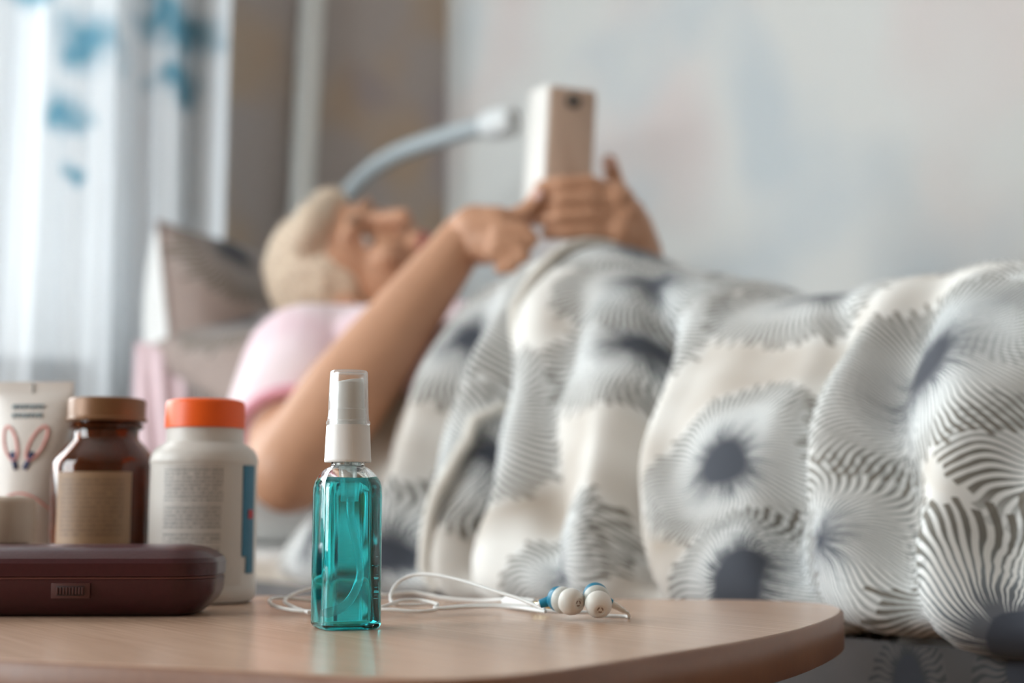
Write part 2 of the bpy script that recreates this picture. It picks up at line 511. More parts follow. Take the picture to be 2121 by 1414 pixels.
# ---- printed bed linen: big flower heads drawn as fine rays round a dark disc
def motif_group():
    g = bpy.data.node_groups.new('ray_flower', 'ShaderNodeTree')
    itf = g.interface
    for nm, tp in (('UV', 'NodeSocketVector'), ('Base', 'NodeSocketColor'), ('Center', 'NodeSocketVector'), ('R', 'NodeSocketFloat'), ('R0', 'NodeSocketFloat'), ('N', 'NodeSocketFloat'), ('Twist', 'NodeSocketFloat'), ('Tone', 'NodeSocketFloat'), ('Petal', 'NodeSocketColor')):
        itf.new_socket(nm, in_out='INPUT', socket_type=tp)
    [x for x in itf.items_tree if x.name == 'Petal'][0].default_value = (0.74, 0.76, 0.76, 1)
    itf.new_socket('Color', in_out='OUTPUT', socket_type='NodeSocketColor')
    nt = g
    gi = nt.nodes.new('NodeGroupInput'); go = nt.nodes.new('NodeGroupOutput')
    I = gi.outputs
    sub = nt.nodes.new('ShaderNodeVectorMath'); sub.operation = 'SUBTRACT'
    nt.links.new(I['UV'], sub.inputs[0]); nt.links.new(I['Center'], sub.inputs[1])
    ln = nt.nodes.new('ShaderNodeVectorMath'); ln.operation = 'LENGTH'; nt.links.new(sub.outputs[0], ln.inputs[0])
    sp = nt.nodes.new('ShaderNodeSeparateXYZ'); nt.links.new(sub.outputs[0], sp.inputs[0])
    th = math_n(nt, 'ARCTAN2', sp.outputs[1], sp.outputs[0])
    r = math_n(nt, 'MULTIPLY', ln.outputs['Value'], math_n(nt, 'MULTIPLY_ADD', math_n(nt, 'SINE', math_n(nt, 'MULTIPLY_ADD', th, 3.0, I['R'])), 0.07, 1.0))
    t = math_n(nt, 'DIVIDE', math_n(nt, 'SUBTRACT', r, I['R0']), math_n(nt, 'SUBTRACT', I['R'], I['R0']))
    ph = math_n(nt, 'MULTIPLY_ADD', math_n(nt, 'SINE', math_n(nt, 'MULTIPLY', t, 8.0)), I['Twist'], math_n(nt, 'DIVIDE', math_n(nt, 'MULTIPLY', th, I['N']), 2 * PI))
    fr = math_n(nt, 'FRACT', ph)
    f = math_n(nt, 'ABSOLUTE', math_n(nt, 'MULTIPLY_ADD', fr, 2.0, -1.0))
    idx = math_n(nt, 'FLOOR', ph)
    wn = nt.nodes.new('ShaderNodeTexWhiteNoise'); wn.noise_dimensions = '1D'; nt.links.new(idx, wn.inputs['W'])
    tend = math_n(nt, 'MULTIPLY_ADD', wn.outputs['Value'], -0.16, 1.0)
    w = ramp(nt, math_n(nt, 'MULTIPLY', t, 1.0, clamp=True), [(0.0, (0.9,) * 3), (0.10, (0.62,) * 3), (0.30, (0.46,) * 3), (0.48, (0.40,) * 3), (0.66, (0.60,) * 3), (0.88, (0.68,) * 3), (1.0, (0.60,) * 3)])
    w = math_n(nt, 'ADD', w, math_n(nt, 'MAXIMUM', 0.0, math_n(nt, 'MULTIPLY', math_n(nt, 'SUBTRACT', math_n(nt, 'MULTIPLY', wn.outputs['Value'], 0.45), t), 2.2)))
    line = math_n(nt, 'MULTIPLY', math_n(nt, 'SUBTRACT', w, f), 6.0, clamp=True)
    inside_line = math_n(nt, 'LESS_THAN', t, tend)
    inside = math_n(nt, 'MULTIPLY', math_n(nt, 'SUBTRACT', 1.02, t), 5.0, clamp=True)
    lc = ramp(nt, math_n(nt, 'MULTIPLY', t, 1.0, clamp=True), [(0.0, (0.03, 0.034, 0.05)), (0.16, (0.06, 0.07, 0.085)), (0.36, (0.15, 0.175, 0.19)), (0.65, (0.10, 0.09, 0.070)), (1.0, (0.155, 0.13, 0.10))])
    lc = mix_c(nt, I['Tone'], lc, (0.035, 0.04, 0.045))
    c = mix_c(nt, math_n(nt, 'MULTIPLY', inside, 0.55), I['Base'], I['Petal'])
    c = mix_c(nt, math_n(nt, 'MULTIPLY', math_n(nt, 'MULTIPLY', line, inside_line), 0.92), c, lc)
    disc = math_n(nt, 'MULTIPLY', math_n(nt, 'SUBTRACT', 0.0, t), 40.0, clamp=True)
    c = mix_c(nt, disc, c, (0.035, 0.040, 0.055))
    nt.links.new(c, go.inputs[0])
    return g
MOTIF = motif_group()

def linen(name, motifs, base=(0.74, 0.71, 0.67), patch=(0.38, 0.315, 0.255), petal=None):
    m, nt, b = new_mat(name)
    uv = coords(nt, 'UV')
    wn = noise(nt, uv, 16, 2)
    wv = nt.nodes.new('ShaderNodeVectorMath'); wv.operation = 'MULTIPLY_ADD'
    nt.links.new(wn.outputs['Color'], wv.inputs[0]); wv.inputs[1].default_value = (0.016, 0.016, 0); nt.links.new(uv, wv.inputs[2])
    n = noise(nt, uv, 7, 2)
    c = mix_c(nt, ramp(nt, n.outputs[0], [(0.45, (0, 0, 0)), (0.65, (1, 1, 1))]), base, patch)
    for (cx, cy, R, R0, N, tw, tone) in motifs:
        g = nt.nodes.new('ShaderNodeGroup'); g.node_tree = MOTIF
        nt.links.new(wv.outputs[0], g.inputs['UV']); 
        if isinstance(c, tuple): g.inputs['Base'].default_value = (*c, 1)
        else: nt.links.new(c, g.inputs['Base'])
        if petal: g.inputs['Petal'].default_value = (*petal, 1)
        g.inputs['Center'].default_value = (cx + 0.008, cy + 0.008, 0)
        for k, v in (('R', R), ('R0', R0), ('N', N), ('Twist', tw), ('Tone', tone)): g.inputs[k].default_value = v
        c = g.outputs[0]
    nt.links.new(c, b.inputs['Base Color'])
    b.inputs['Roughness'].default_value = 0.85
    b.inputs['Sheen Weight'].default_value = 0.15
    w = noise(nt, uv, 900, 1); bump(nt, w.outputs[0], b, 0.08, 0.0006)
    return m

# ------------------------------------------------------------------ room shell
def struct(o): return tag(o, kind='structure')
X1, Y1, HZ = 1.7, 1.53, 2.6
floor = struct(box('floor', (WX - 0.2, WY - 0.2, -0.06), (X1 + 0.1, Y1 + 0.1, 0.0), MAT['floor_wood']))
struct(box('ceiling', (WX - 0.2, WY - 0.2, HZ), (X1 + 0.1, Y1 + 0.1, HZ + 0.1), MAT['ceiling_paint']))
struct(box('wall_right', (WX - 0.2, Y1, 0), (X1 + 0.1, Y1 + 0.12, HZ), MAT['paper_light']))
struct(box('wall_back', (X1, WY, 0), (X1 + 0.12, Y1, HZ), MAT['wall_plain']))

def wall_with_hole(name, mat, axis, pos, thick, a0, a1, hole):
    bm = bmesh.new()
    h0, h1, z0, z1 = hole
    for (p0, p1, q0, q1) in ((a0, h0, 0, HZ), (h1, a1, 0, HZ), (h0, h1, 0, z0), (h0, h1, z1, HZ)):
        lo, hi = ((pos - thick, p0, q0), (pos, p1, q1)) if axis == 'x' else ((p0, pos - thick, q0), (p1, pos, q1))
        box_bm(bm, lo, hi)
    me = bpy.data.meshes.new(name); bm.to_mesh(me); bm.free(); me.materials.append(mat)
    o = bpy.data.objects.new(name, me); return struct(link(o))
wall_with_hole('wall_front', MAT['paper_brown'], 'x', WX, 0.16, WY, Y1, W1)
wall_with_hole('wall_left', MAT['wall_plain'], 'y', WY, 0.16, WX, X1, W2)

def window(name, axis, pos, hole, nmull):
    h0, h1, z0, z1 = hole
    def bx(nm, a0, a1, q0, q1, d0, d1, mat, par, bev=0.004):
        lo, hi = ((pos + d0, a0, q0), (pos + d1, a1, q1)) if axis == 'x' else ((a0, pos + d0, q0), (a1, pos + d1, q1))
        return box(nm, lo, hi, mat, par, bev)
    e = bpy.data.objects.new(name, None)
    e.location = (pos - 0.08, (h0 + h1) / 2, z0) if axis == 'x' else ((h0 + h1) / 2, pos - 0.08, z0)
    col.objects.link(e); struct(e)
    w = 0.06
    bx('frame_rail', h0, h1, z0, z0 + w, -0.10, -0.04, MAT['sill_white'], e)
    bx('frame_rail', h0, h1, z1 - w, z1, -0.10, -0.04, MAT['sill_white'], e)
    bx('frame_stile', h0, h0 + w, z0 + w, z1 - w, -0.10, -0.04, MAT['sill_white'], e)
    bx('frame_stile', h1 - w, h1, z0 + w, z1 - w, -0.10, -0.04, MAT['sill_white'], e)
    step = (h1 - h0) / (nmull + 1)
    for i in range(nmull):
        c = h0 + step * (i + 1)
        bx('mullion', c - w / 2, c + w / 2, z0 + w, z1 - w, -0.10, -0.04, MAT['sill_white'], e)
    for i in range(nmull + 1):
        bx('pane', h0 + step * i + w / 2, h0 + step * (i + 1) - w / 2, z0 + w, z1 - w, -0.073, -0.069, MAT['pane'], e, 0)
    bx('window_sill', h0 - 0.05, h1 + 0.05, z0 - 0.035, z0 + 0.002, -0.10, 0.035, MAT['sill_white'], e, 0.006)
    return e
window('window_1', 'x', WX, W1, 3)
window('fill_window', 'y', WY, W2, 2)  # out of view, added to the left wall as fill light

# heating pipe beside the window
p_lo, p_hi = at(612, 640, 2.62), at(647, 0, 2.66)
pdir = (p_hi - p_lo) / (p_hi.z - p_lo.z)
pb = p_lo - pdir * p_lo.z
pipe_root = empty('heating_pipe', (pb.x, pb.y, 0), 'pale painted heating pipe running up the dark wall beside the curtain', 'pipe')
tube('riser', [pb + pdir * 0.0, pb + pdir * 1.0, pb + pdir * 2.0, pb + pdir * HZ], 0.0235, MAT['pipe_paint'], pipe_root, 24)
for z in (0.01, HZ - 0.02):
    c = pb + pdir * z
    lathe('pipe_collar', [(0.026, -0.008), (0.046, -0.008), (0.044, 0.004), (0.026, 0.008)], MAT['pipe_paint'], pipe_root, 32, c, cap=(False, False))

# curtain
def build_curtain():
    root = empty('window_curtain', (WX + 0.09, 0.7, 0.04), 'sheer white curtain with blue flower print hanging at the window', 'curtain')
    nu, nv = 260, 40
    verts, faces = [], []
    y0, y1 = 0.30, 1.000
    for j in range(nv + 1):
        z = 0.04 + (2.40 - 0.04) * j / nv
        for i in range(nu + 1):
            s = i / nu
            y = y0 + (y1 - y0) * s + 0.008 * math.sin(9 * s + z * 2.0) 
            amp = 0.032 + 0.012 * math.sin(5 * s + 1.0)
            x = WX + 0.09 + amp * math.sin(2 * PI * 6.2 * s + 0.7 * math.sin(6 * s) + 0.25 * math.sin(z * 1.6)) + 0.006 * math.sin(2 * PI * 23 * s + z)
            verts.append((x, y, z))
    for j in range(nv):
        for i in range(nu):
            a = j * (nu + 1) + i
            faces.append((a, a + 1, a + nu + 2, a + nu + 1))
    mesh('fabric', verts, faces, MAT['curtain'], root)
    tube('curtain_rod', [(WX + 0.09, -1.0, 2.43), (WX + 0.09, 0.2, 2.43), (WX + 0.09, 1.15, 2.43)], 0.012, MAT['sill_white'], root, 14)
    for i in range(10):
        y = y0 + 0.03 + (y1 - y0 - 0.06) * i / 9
        ring = [Vector((WX + 0.09 + 0.017 * math.sin(a), y, 2.425 + 0.019 * math.cos(a))) for a in [2 * PI * k / 16 for k in range(17)]]
        tube('curtain_ring', ring, 0.0022, MAT['sill_white'], root, 6)
build_curtain()

# ------------------------------------------------------------------ bed
BED_N0, BED_N1 = 0.685, 1.50
BU0, BU1 = -0.05, 2.22          # distance along the bed, foot to head (x = -u)
bed_root = empty('bed', (-(BU0 + BU1) / 2, (BED_N0 + BED_N1) / 2, 0), 'single bed with brown wooden frame along the pale wall', 'bed')
box('side_rail', (-BU1, BED_N0 + 0.01, 0.12), (-BU0, BED_N0 + 0.035, 0.27), MAT['bed_wood'], bed_root, 0.004)
box('side_rail', (-BU1, BED_N1 - 0.03, 0.12), (-BU0, BED_N1, 0.27), MAT['bed_wood'], bed_root, 0.004)
box('headboard', (-BU1 - 0.035, BED_N0, 0.10), (-BU1, BED_N1, 0.66), MAT['bed_wood'], bed_root, 0.010)
box('footboard', (-BU0, BED_N0, 0.10), (-BU0 + 0.03, BED_N1, 0.46), MAT['bed_wood'], bed_root, 0.008)
box('slat_base', (-BU1, BED_N0 + 0.036, 0.20), (-BU0, BED_N1 - 0.031, 0.235), MAT['bed_wood'], bed_root)
for ux in (BU0 + 0.03, BU1 - 0.08):
    for ny in (BED_N0 + 0.012, BED_N1 - 0.062):
        box('leg', (-ux - 0.05, ny, 0.0), (-ux, ny + 0.05, 0.12), MAT['bed_wood'], bed_root, 0.003)

SHEET = [(0.35, 0.06, 0.10, 0.026, 34, 0.3, 0.6), (0.62, 0.14, 0.10, 0.030, 40, 0.3, 0.4), (0.50, 0.165, 0.06, 0.02, 30, 0.2, 0.6), (0.85, 0.06, 0.10, 0.02, 60, 0.4, 0.2), (1.15, 0.2, 0.1, 0.018, 60, 0.5, 0.0), (1.4, 0.10, 0.1, 0.02, 60, 0.4, 0.1), (1.35, 0.35, 0.1, 0.02, 60, 0.4, 0.1), (1.7, 0.2, 0.1, 0.02, 60, 0.4, 0.1), (1.95, 0.35, 0.1, 0.02, 60, 0.4, 0.1), (0.12, 0.15, 0.1, 0.02, 60, 0.4, 0.1)]
MAT['sheet'] = linen('sheet_print', SHEET)
def build_mattress():
    root = empty('mattress', (-(BU0 + BU1) / 2, (BED_N0 + BED_N1) / 2, 0.24), 'mattress under a floral fitted sheet on the bed', 'mattress')
    loops, uvs = [], []
    hx, hy = (BU1 - BU0) / 2 - 0.004, (BED_N1 - BED_N0) / 2
    cx, cy = -(BU0 + BU1) / 2, (BED_N0 + BED_N1) / 2
    prof = [(0.02, 0.237), (0.004, 0.248), (0.0, 0.27), (0.0, 0.34), (0.0, 0.44), (0.004, 0.470), (0.014, 0.490), (0.032, 0.499), (0.06, 0.50), (0.2, 0.502)]
    s = 0
    for i, (ins, z) in enumerate(prof):
        lp = rrect(hx - ins, hy - ins, max(0.01, 0.07 - ins), 10)
        loops.append([Vector((cx + a, cy + b, z)) for a, b in lp])
        uvs += [(-(cx + a), z - 0.25 + ins) for a, b in lp]
    loops_mesh('fitted_sheet', loops, MAT['sheet'], root, uvs=uvs, ang=60)
build_mattress()
SHADED_SIDE = [(0.62, 0.30, 0.09, 0.020, 44, 0.3, 0.9), (0.556, 0.455, 0.032, 0.012, 30, 0.2, 0.9), (0.477, 0.469, 0.032, 0.012, 30, 0.2, 0.9), (0.36, 0.32, 0.09, 0.024, 34, 0.3, 0.9), (0.56, 0.37, 0.05, 0.012, 40, 0.2, 0.9), (0.85, 0.3, 0.1, 0.02, 60, 0.4, 0.9)]
MAT['shaded_side'] = linen('shaded_side_print', SHADED_SIDE, (0.12, 0.11, 0.108), (0.085, 0.08, 0.08), (0.14, 0.13, 0.13))  # bed side cloth; the shade under the hem is put into its dark grey
def build_shaded_side():
    v, f, uv = [], [], []
    n = 160
    for k, off in enumerate((0.0, 0.003)):
        for j in range(9):
            z = 0.06 + 0.415 * j / 8
            for i in range(n + 1):
                u = BU0 + 0.02 + (BU1 - BU0 - 0.04) * i / n
                v.append((-u, 0.6685 + off + 0.004 * math.sin(u * 34) * (1 - j / 8) , z)); uv.append((u, z))
    m = n + 1
    for k in range(2):
        for j in range(8):
            for i in range(n):
                a = k * 9 * m + j * m + i
                f.append((a, a + 1, a + m + 1, a + m) if k == 0 else (a, a + m, a + m + 1, a + 1))
    o = mesh('shaded_bed_side', v, f, MAT['shaded_side'], bed_root, True, uv)
    tag(o, 'black-spotted cloth down the bed side, coloured dark grey for shade')
build_shaded_side()

# blanket -----------------------------------------------------------------
HT = [(0.00, 0.66), (0.25, 0.69), (0.45, 0.712), (0.599, 0.723), (0.664, 0.733), (0.712, 0.727), (0.795, 0.7315), (0.838, 0.731), (0.907, 0.750), (0.977, 0.7745), (1.098, 0.810), (1.146, 0.812), (1.25, 0.79), (1.35, 0.76)]
def H(u):
    for i in range(len(HT) - 1):
        if u <= HT[i + 1][0]:
            a, b = HT[i], HT[i + 1]
            t = (u - a[0]) / (b[0] - a[0]); t = max(0, min(1, t))
            t = t * t * (3 - 2 * t)
            return a[1] + (b[1] - a[1]) * t
    return HT[-1][1]
FOLDS = [  # u at near edge, lean, width, height
    (0.770, 0.62, 0.013, -0.062), (0.735, 0.60, 0.020, 0.012), (0.815, 0.62, 0.028, 0.018),
    (0.985, 0.42, 0.012, -0.058), (1.030, 0.34, 0.020, 0.018), (0.935, 0.50, 0.028, 0.012), (0.880, 0.56, 0.016, -0.018),
    (0.612, 0.50, 0.014, -0.024), (0.690, 0.52, 0.045, 0.012), (0.580, 0.48, 0.020, 0.012), (0.545, 0.44, 0.016, -0.026), (0.505, 0.40, 0.026, 0.016), (0.455, 0.34, 0.018, -0.020),
    (1.085, 0.30, 0.016, -0.032), (1.130, 0.28, 0.022, 0.016), (0.40, 0.3, 0.03, 0.012), (0.35, 0.3, 0.02, -0.02), (0.27, 0.3, 0.03, 0.015), (1.19, 0.28, 0.02, -0.020), (1.24, 0.28, 0.02, 0.012)]
def profile_pts(u):
    h = H(u)
    return [(1.47, 0.512), (1.36, 0.53), (1.22, 0.53 + (h - 0.53) * 0.40), (1.08, 0.53 + (h - 0.53) * 0.82), (0.97, h - 0.008), (0.88, h), (0.815, h - 0.022), (0.765, h - 0.07),
            (0.72, 0.50 + (h - 0.50) * 0.50), (0.685, 0.50 + (h - 0.50) * 0.25), (0.658, 0.528), (0.645, 0.503), (0.650, 0.484), (0.672, 0.476)]
NQ = 110
def blanket_row(u):
    pts = spline([Vector((a, b, 0)) for a, b in profile_pts(u)], 10)
    # resample by arc length
    L = [0]
    for i in range(1, len(pts)): L.append(L[-1] + (pts[i] - pts[i - 1]).length)
    out = []
    k = 0
    for j in range(NQ + 1):
        s = L[-1] * j / NQ
        while k < len(L) - 2 and L[k + 1] < s: k += 1
        t = (s - L[k]) / max(1e-9, L[k + 1] - L[k])
        p = pts[k].lerp(pts[k + 1], t)
        d = (pts[k + 1] - pts[k]).normalized()
        out.append((p.x, p.y, d.y, -d.x, L[-1] - s))     # n, z, normal (n,z), distance from hem
    return out
ROWS = {}
def row_at(u):
    k = round(u * 400)
    if k not in ROWS: ROWS[k] = blanket_row(k / 400)
    if k + 1 not in ROWS: ROWS[k + 1] = blanket_row((k + 1) / 400)
    return ROWS[k]
def blanket_grid(u0, u1, nu):
    rows = []
    for i in range(nu + 1):
        row = []
        for j in range(NQ + 1):
            k0 = j / NQ
            ue = u1 + 0.17 * max(0.0, min(1.0, (k0 - 0.50) / 0.45)) + 0.008 * math.sin(k0 * 40)
            u = u0 + (ue - u0) * i / nu
            n, z, nn, nz, s = row_at(u)[j]
            w_near = 1.0 / (1.0 + math.exp((s - 0.30) / 0.035))          # folds live on the near slope
            w_hem = min(1.0, s / 0.07) * 0.85 + 0.15
            d = 0.0
            for (uf, k, w, a) in FOLDS:
                x = (u - uf - k * (s - 0.05) - 0.012 * math.sin(s * 22 + uf * 40)) / w
                if abs(x) < 4: d += a * math.exp(-x * x)
            d *= w_near * w_hem
            d += 0.004 * math.sin(u * 31 + s * 13) * math.sin(s * 25 - u * 9)
            nrm = math.hypot(nn, nz) or 1
            nn2, nz2 = nn / nrm, nz / nrm
            uu = u + 0.010 * math.sin(s * 14) + 0.0
            pz = z + nz2 * d
            pn = n + nn2 * d
            row.append((uu, pn, max(pz, 0.506 if pn > 0.70 else 0.47), s))
        rows.append(row)
    return rows
BLANKET = [
    (0.604, 0.07, 0.085, 0.004, 72, 0.9, 0), (1.04, 0.16, 0.095, 0.012, 79, 0.4, 0.1), (1.159, 0.288, 0.095, 0.012, 79, 0.4, 0.1), (1.121, 0.052, 0.085, 0.016, 74, 0.4, 0.1),
    (0.862, 0.047, 0.066, 0.008, 67, 0.5, 0), (1.27, 0.06, 0.085, 0.01, 74, 0.4, 0), (0.918, 0.275, 0.095, 0.013, 83, 0.5, 0.1), (0.775, 0.345, 0.095, 0.014, 83, 0.5, 0.1),
    (0.965, 0.365, 0.09, 0.016, 83, 0.5, 0.1), (0.563, 0.29, 0.08, 0.012, 79, 0.6, 0.1), (0.465, 0.165, 0.08, 0.01, 67, 1, 0), (0.85, 0.43, 0.09, 0.02, 83, 0.5, 0.1),
    (1.06, 0.45, 0.09, 0.02, 83, 0.5, 0.1), (0.65, 0.43, 0.09, 0.02, 83, 0.5, 0.1), (0.35, 0.25, 0.1, 0.02, 90, 0.5, 0.1), (0.2, 0.12, 0.1, 0.02, 90, 0.5, 0.1),
    (0.726, 0.139, 0.078, 0.019, 90, 0.35, 0.15), (0.663, 0.047, 0.064, 0.018, 79, 0.3, 0.15), (0.598, 0.221, 0.1, 0.018, 112, 0.5, 0), (0.466, 0.02, 0.108, 0.022, 92, 0.15, 0.05)]
MAT['piping'] = simple('piping_cotton', (0.70, 0.66, 0.60), 0.85, 0.05)
ZONES = [0.0, 0.30, 0.48, 0.58, 0.66, 0.74, 0.84, 0.94, 1.04, 1.14, 1.5]     # the one print, shaded in strips along the bed
def near_motifs(a, b): return [m for m in BLANKET if m[0] + m[2] + 0.02 > a and m[0] - m[2] - 0.02 < b]
ZMAT = [linen('blanket_print', near_motifs(ZONES[i], ZONES[i + 1])) for i in range(len(ZONES) - 1)]
GRID = blanket_grid(0.02, 1.16, 330)
def build_blanket():
    root = empty('blanket', (-0.7, 1.0, 0.48), 'off-white blanket with dark ray-flower print covering the lying person', 'blanket')
    nu, nq = len(GRID) - 1, NQ
    verts, faces, uvs = [], [], []
    for i in range(nu + 1):
        for j in range(nq + 1):
            u, n, z, s = GRID[i][j]
            verts.append((-u, n, z)); uvs.append((u, s))
    for i in range(nu):
        for j in range(nq):
            a = i * (nq + 1) + j
            faces.append((a, a + 1, a + nq + 2, a + nq + 1))
    o = mesh('cover', verts, faces, None, root, True, uvs)
    for zm in ZMAT: o.data.materials.append(zm)
    for p in o.data.polygons:
        uc = sum(uvs[k][0] for k in p.vertices) / len(p.vertices)
        p.material_index = max(0, min(len(ZMAT) - 1, sum(1 for q in ZONES[1:-1] if uc > q)))
    fix_normals(o)
    bm = bmesh.new(); bm.from_mesh(o.data)
    up = sum((f.normal.z for f in bm.faces))
    if up < 0: bmesh.ops.reverse_faces(bm, faces=bm.faces)
    bm.to_mesh(o.data); bm.free()
    so = o.modifiers.new('thickness', 'SOLIDIFY'); so.thickness = 0.010; so.offset = -1
    # stitched edge band running down the near slope
    path = []
    for j in range(52, NQ - 1, 2):
        best = None
        s = GRID[0][j][3]
        ut = 1.035 + 0.20 * max(0, s - 0.02)
        i = min(range(nu + 1), key=lambda q: abs(GRID[q][j][0] - ut))
        u, n, z, _ = GRID[i][j]
        path.append(Vector((-u, n - 0.006, z + 0.004)))
    tube('edge_piping', path, 0.0062, MAT['piping'], root, 10)
build_blanket()

# pillows -----------------------------------------------------------------
def pillow(name, label, loc, rot, w, h, t, mat, cat='pillow', pw=0.42, group=None, back=None):
    """stuffed cushion: two bulging faces meeting in a seam"""
    n = 36
    root = empty(name, loc, label, cat, group)
    M = Matrix.Translation(loc) @ rot.to_4x4()
    def face(sgn):
        v, f, uv = [], [], []
        for j in range(n + 1):
            for i in range(n + 1):
                a = -1 + 2 * i / n; b = -1 + 2 * j / n
                pinch = 1 - 0.06 * (1 - abs(a)) * b * b; pinch2 = 1 - 0.06 * (1 - abs(b)) * a * a
                k = max(0, (1 - a ** 2)) ** pw * max(0, (1 - b ** 2)) ** pw
                wr = 0.006 * math.sin(9 * a + 4 * b) * k
                v.append(M @ Vector((a * w / 2 * pinch2, b * h / 2 * pinch, sgn * t / 2 * k + wr)))
                uv.append((a * w / 2 + 0.5 + 0.6 * (sgn > 0), b * h / 2 + 0.5))
        for j in range(n):
            for i in range(n):
                q = j * (n + 1) + i
                f.append((q, q + 1, q + n + 2, q + n + 1) if sgn > 0 else (q, q + n + 1, q + n + 2, q + 1))
        return v, f, uv
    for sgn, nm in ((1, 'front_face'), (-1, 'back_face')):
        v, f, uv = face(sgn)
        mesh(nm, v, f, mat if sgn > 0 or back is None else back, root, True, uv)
    edge = []
    for k in range(4 * 24 + 1):
        s = (k % 96) / 24; q = int(s); f = s - q
        a, b = [(-1 + 2 * f, -1), (1, -1 + 2 * f), (1 - 2 * f, 1), (-1, 1 - 2 * f)][q]
        pinch = 1 - 0.06 * (1 - abs(a)) * b * b; pinch2 = 1 - 0.06 * (1 - abs(b)) * a * a
        edge.append(M @ Vector((a * w / 2 * pinch2, b * h / 2 * pinch, 0)))
    tube('seam', edge, 0.0035, mat, root, 6)
    return root

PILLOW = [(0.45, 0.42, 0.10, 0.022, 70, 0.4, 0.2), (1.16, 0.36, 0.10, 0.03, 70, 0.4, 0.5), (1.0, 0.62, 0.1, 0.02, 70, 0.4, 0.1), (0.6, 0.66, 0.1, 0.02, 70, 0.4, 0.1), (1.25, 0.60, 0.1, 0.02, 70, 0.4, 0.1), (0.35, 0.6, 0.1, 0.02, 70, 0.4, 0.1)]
MAT['pillow'] = linen('pillow_print_shaded', PILLOW, (0.40, 0.32, 0.29), (0.25, 0.19, 0.17), (0.42, 0.37, 0.35))  # base darkened: the shade on the floral pillows is in the print colour
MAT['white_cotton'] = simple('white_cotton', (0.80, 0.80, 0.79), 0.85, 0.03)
def frame(zax, xax):
    z = Vector(zax).normalized(); x = Vector(xax); x = (x - z * x.dot(z)).normalized(); y = z.cross(x)
    return Matrix((x, y, z)).transposed()
def cam_vec(X, D, Z): return room(X, D, Z)
# upright pillow, its seam towards the camera; lit side coloured white, shaded side dark
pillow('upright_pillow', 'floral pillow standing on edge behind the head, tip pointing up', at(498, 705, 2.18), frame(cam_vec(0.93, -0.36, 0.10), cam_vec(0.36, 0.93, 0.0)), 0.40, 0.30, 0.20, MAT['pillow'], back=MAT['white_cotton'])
pillow('head_pillow', 'floral pillow lying under the person\'s head', at(690, 800, 2.06), frame(cam_vec(0.25, -0.40, 0.85), cam_vec(0.6, 0.8, 0.1)), 0.42, 0.36, 0.18, MAT['pillow'])
pillow('pink_cushion', 'narrow pale pink cushion propped on the bed left of the upright pillow', at(338, 905, 1.96), frame(cam_vec(0.1, -0.95, 0.2), cam_vec(1, 0.1, 0.0)), 0.085, 0.27, 0.05, MAT['pink_cloth'], 'cushion')
pillow('base_pillow', 'plain white pillow lying flat on the mattress under the floral pillows', Vector((-1.86, 1.06, 0.583)), frame((0.05, 0.0, 1.0), (0, 1, 0)), 0.66, 0.50, 0.17, MAT['white_cotton'], pw=0.30)

# ------------------------------------------------------------------ person
hc = at(752, 560, 1.92)                       # middle of the head
hf = cam_vec(0.35, -0.65, 0.60).normalized()  # where the face looks
hu = cam_vec(-0.88, -0.10, 0.40); hu = (hu - hf * hu.dot(hf)).normalized()   # towards the crown
hr = hf.cross(hu).normalized()                # towards the right ear
def hp(r, f, u): return hc + hr * r + hf * f + hu * u
def hax(a, b, c): return Matrix((hr * a, hf * b, hu * c)).transposed()
def wax(X, D, Z, a, b, c):
    """ellipsoid axes: long axis along (X, D, Z) of length a"""
    l = cam_vec(X, D, Z).normalized(); s = l.cross(Vector((0, 0, 1))).normalized(); t = s.cross(l)
    return Matrix((l * a, s * b, t * c)).transposed()

S_R = at(640, 765, 1.66); E_R = at(600, 975, 1.42); W_R = at(962, 492, 1.50)
neck = hp(0, -0.045, -0.115)
S_L = neck + (neck - S_R) * 0.55; S_L.z = S_R.z - 0.0
S_L = at(1000, 760, 1.80)
E_L = at(1330, 800, 1.62); W_L = at(1318, 520, 1.56)
chest = (S_R + S_L) / 2 + Vector((0, 0, -0.02)) + cam_vec(0.05, -0.06, -0.02)
belly = Vector((-1.10, 0.95, 0.63)); hips = Vector((-0.98, 0.97, 0.60))
ax_b = (chest - belly).normalized()
def bodyax(a, b, c):
    s = ax_b.cross(Vector((0, 0, 1))).normalized(); t = s.cross(ax_b)
    return Matrix((ax_b * a, s * b, t * c)).transposed()
person = empty('person', (-1.2, 0.95, 0.50), 'person in pink short-sleeved top lying in bed looking at a phone', 'person')

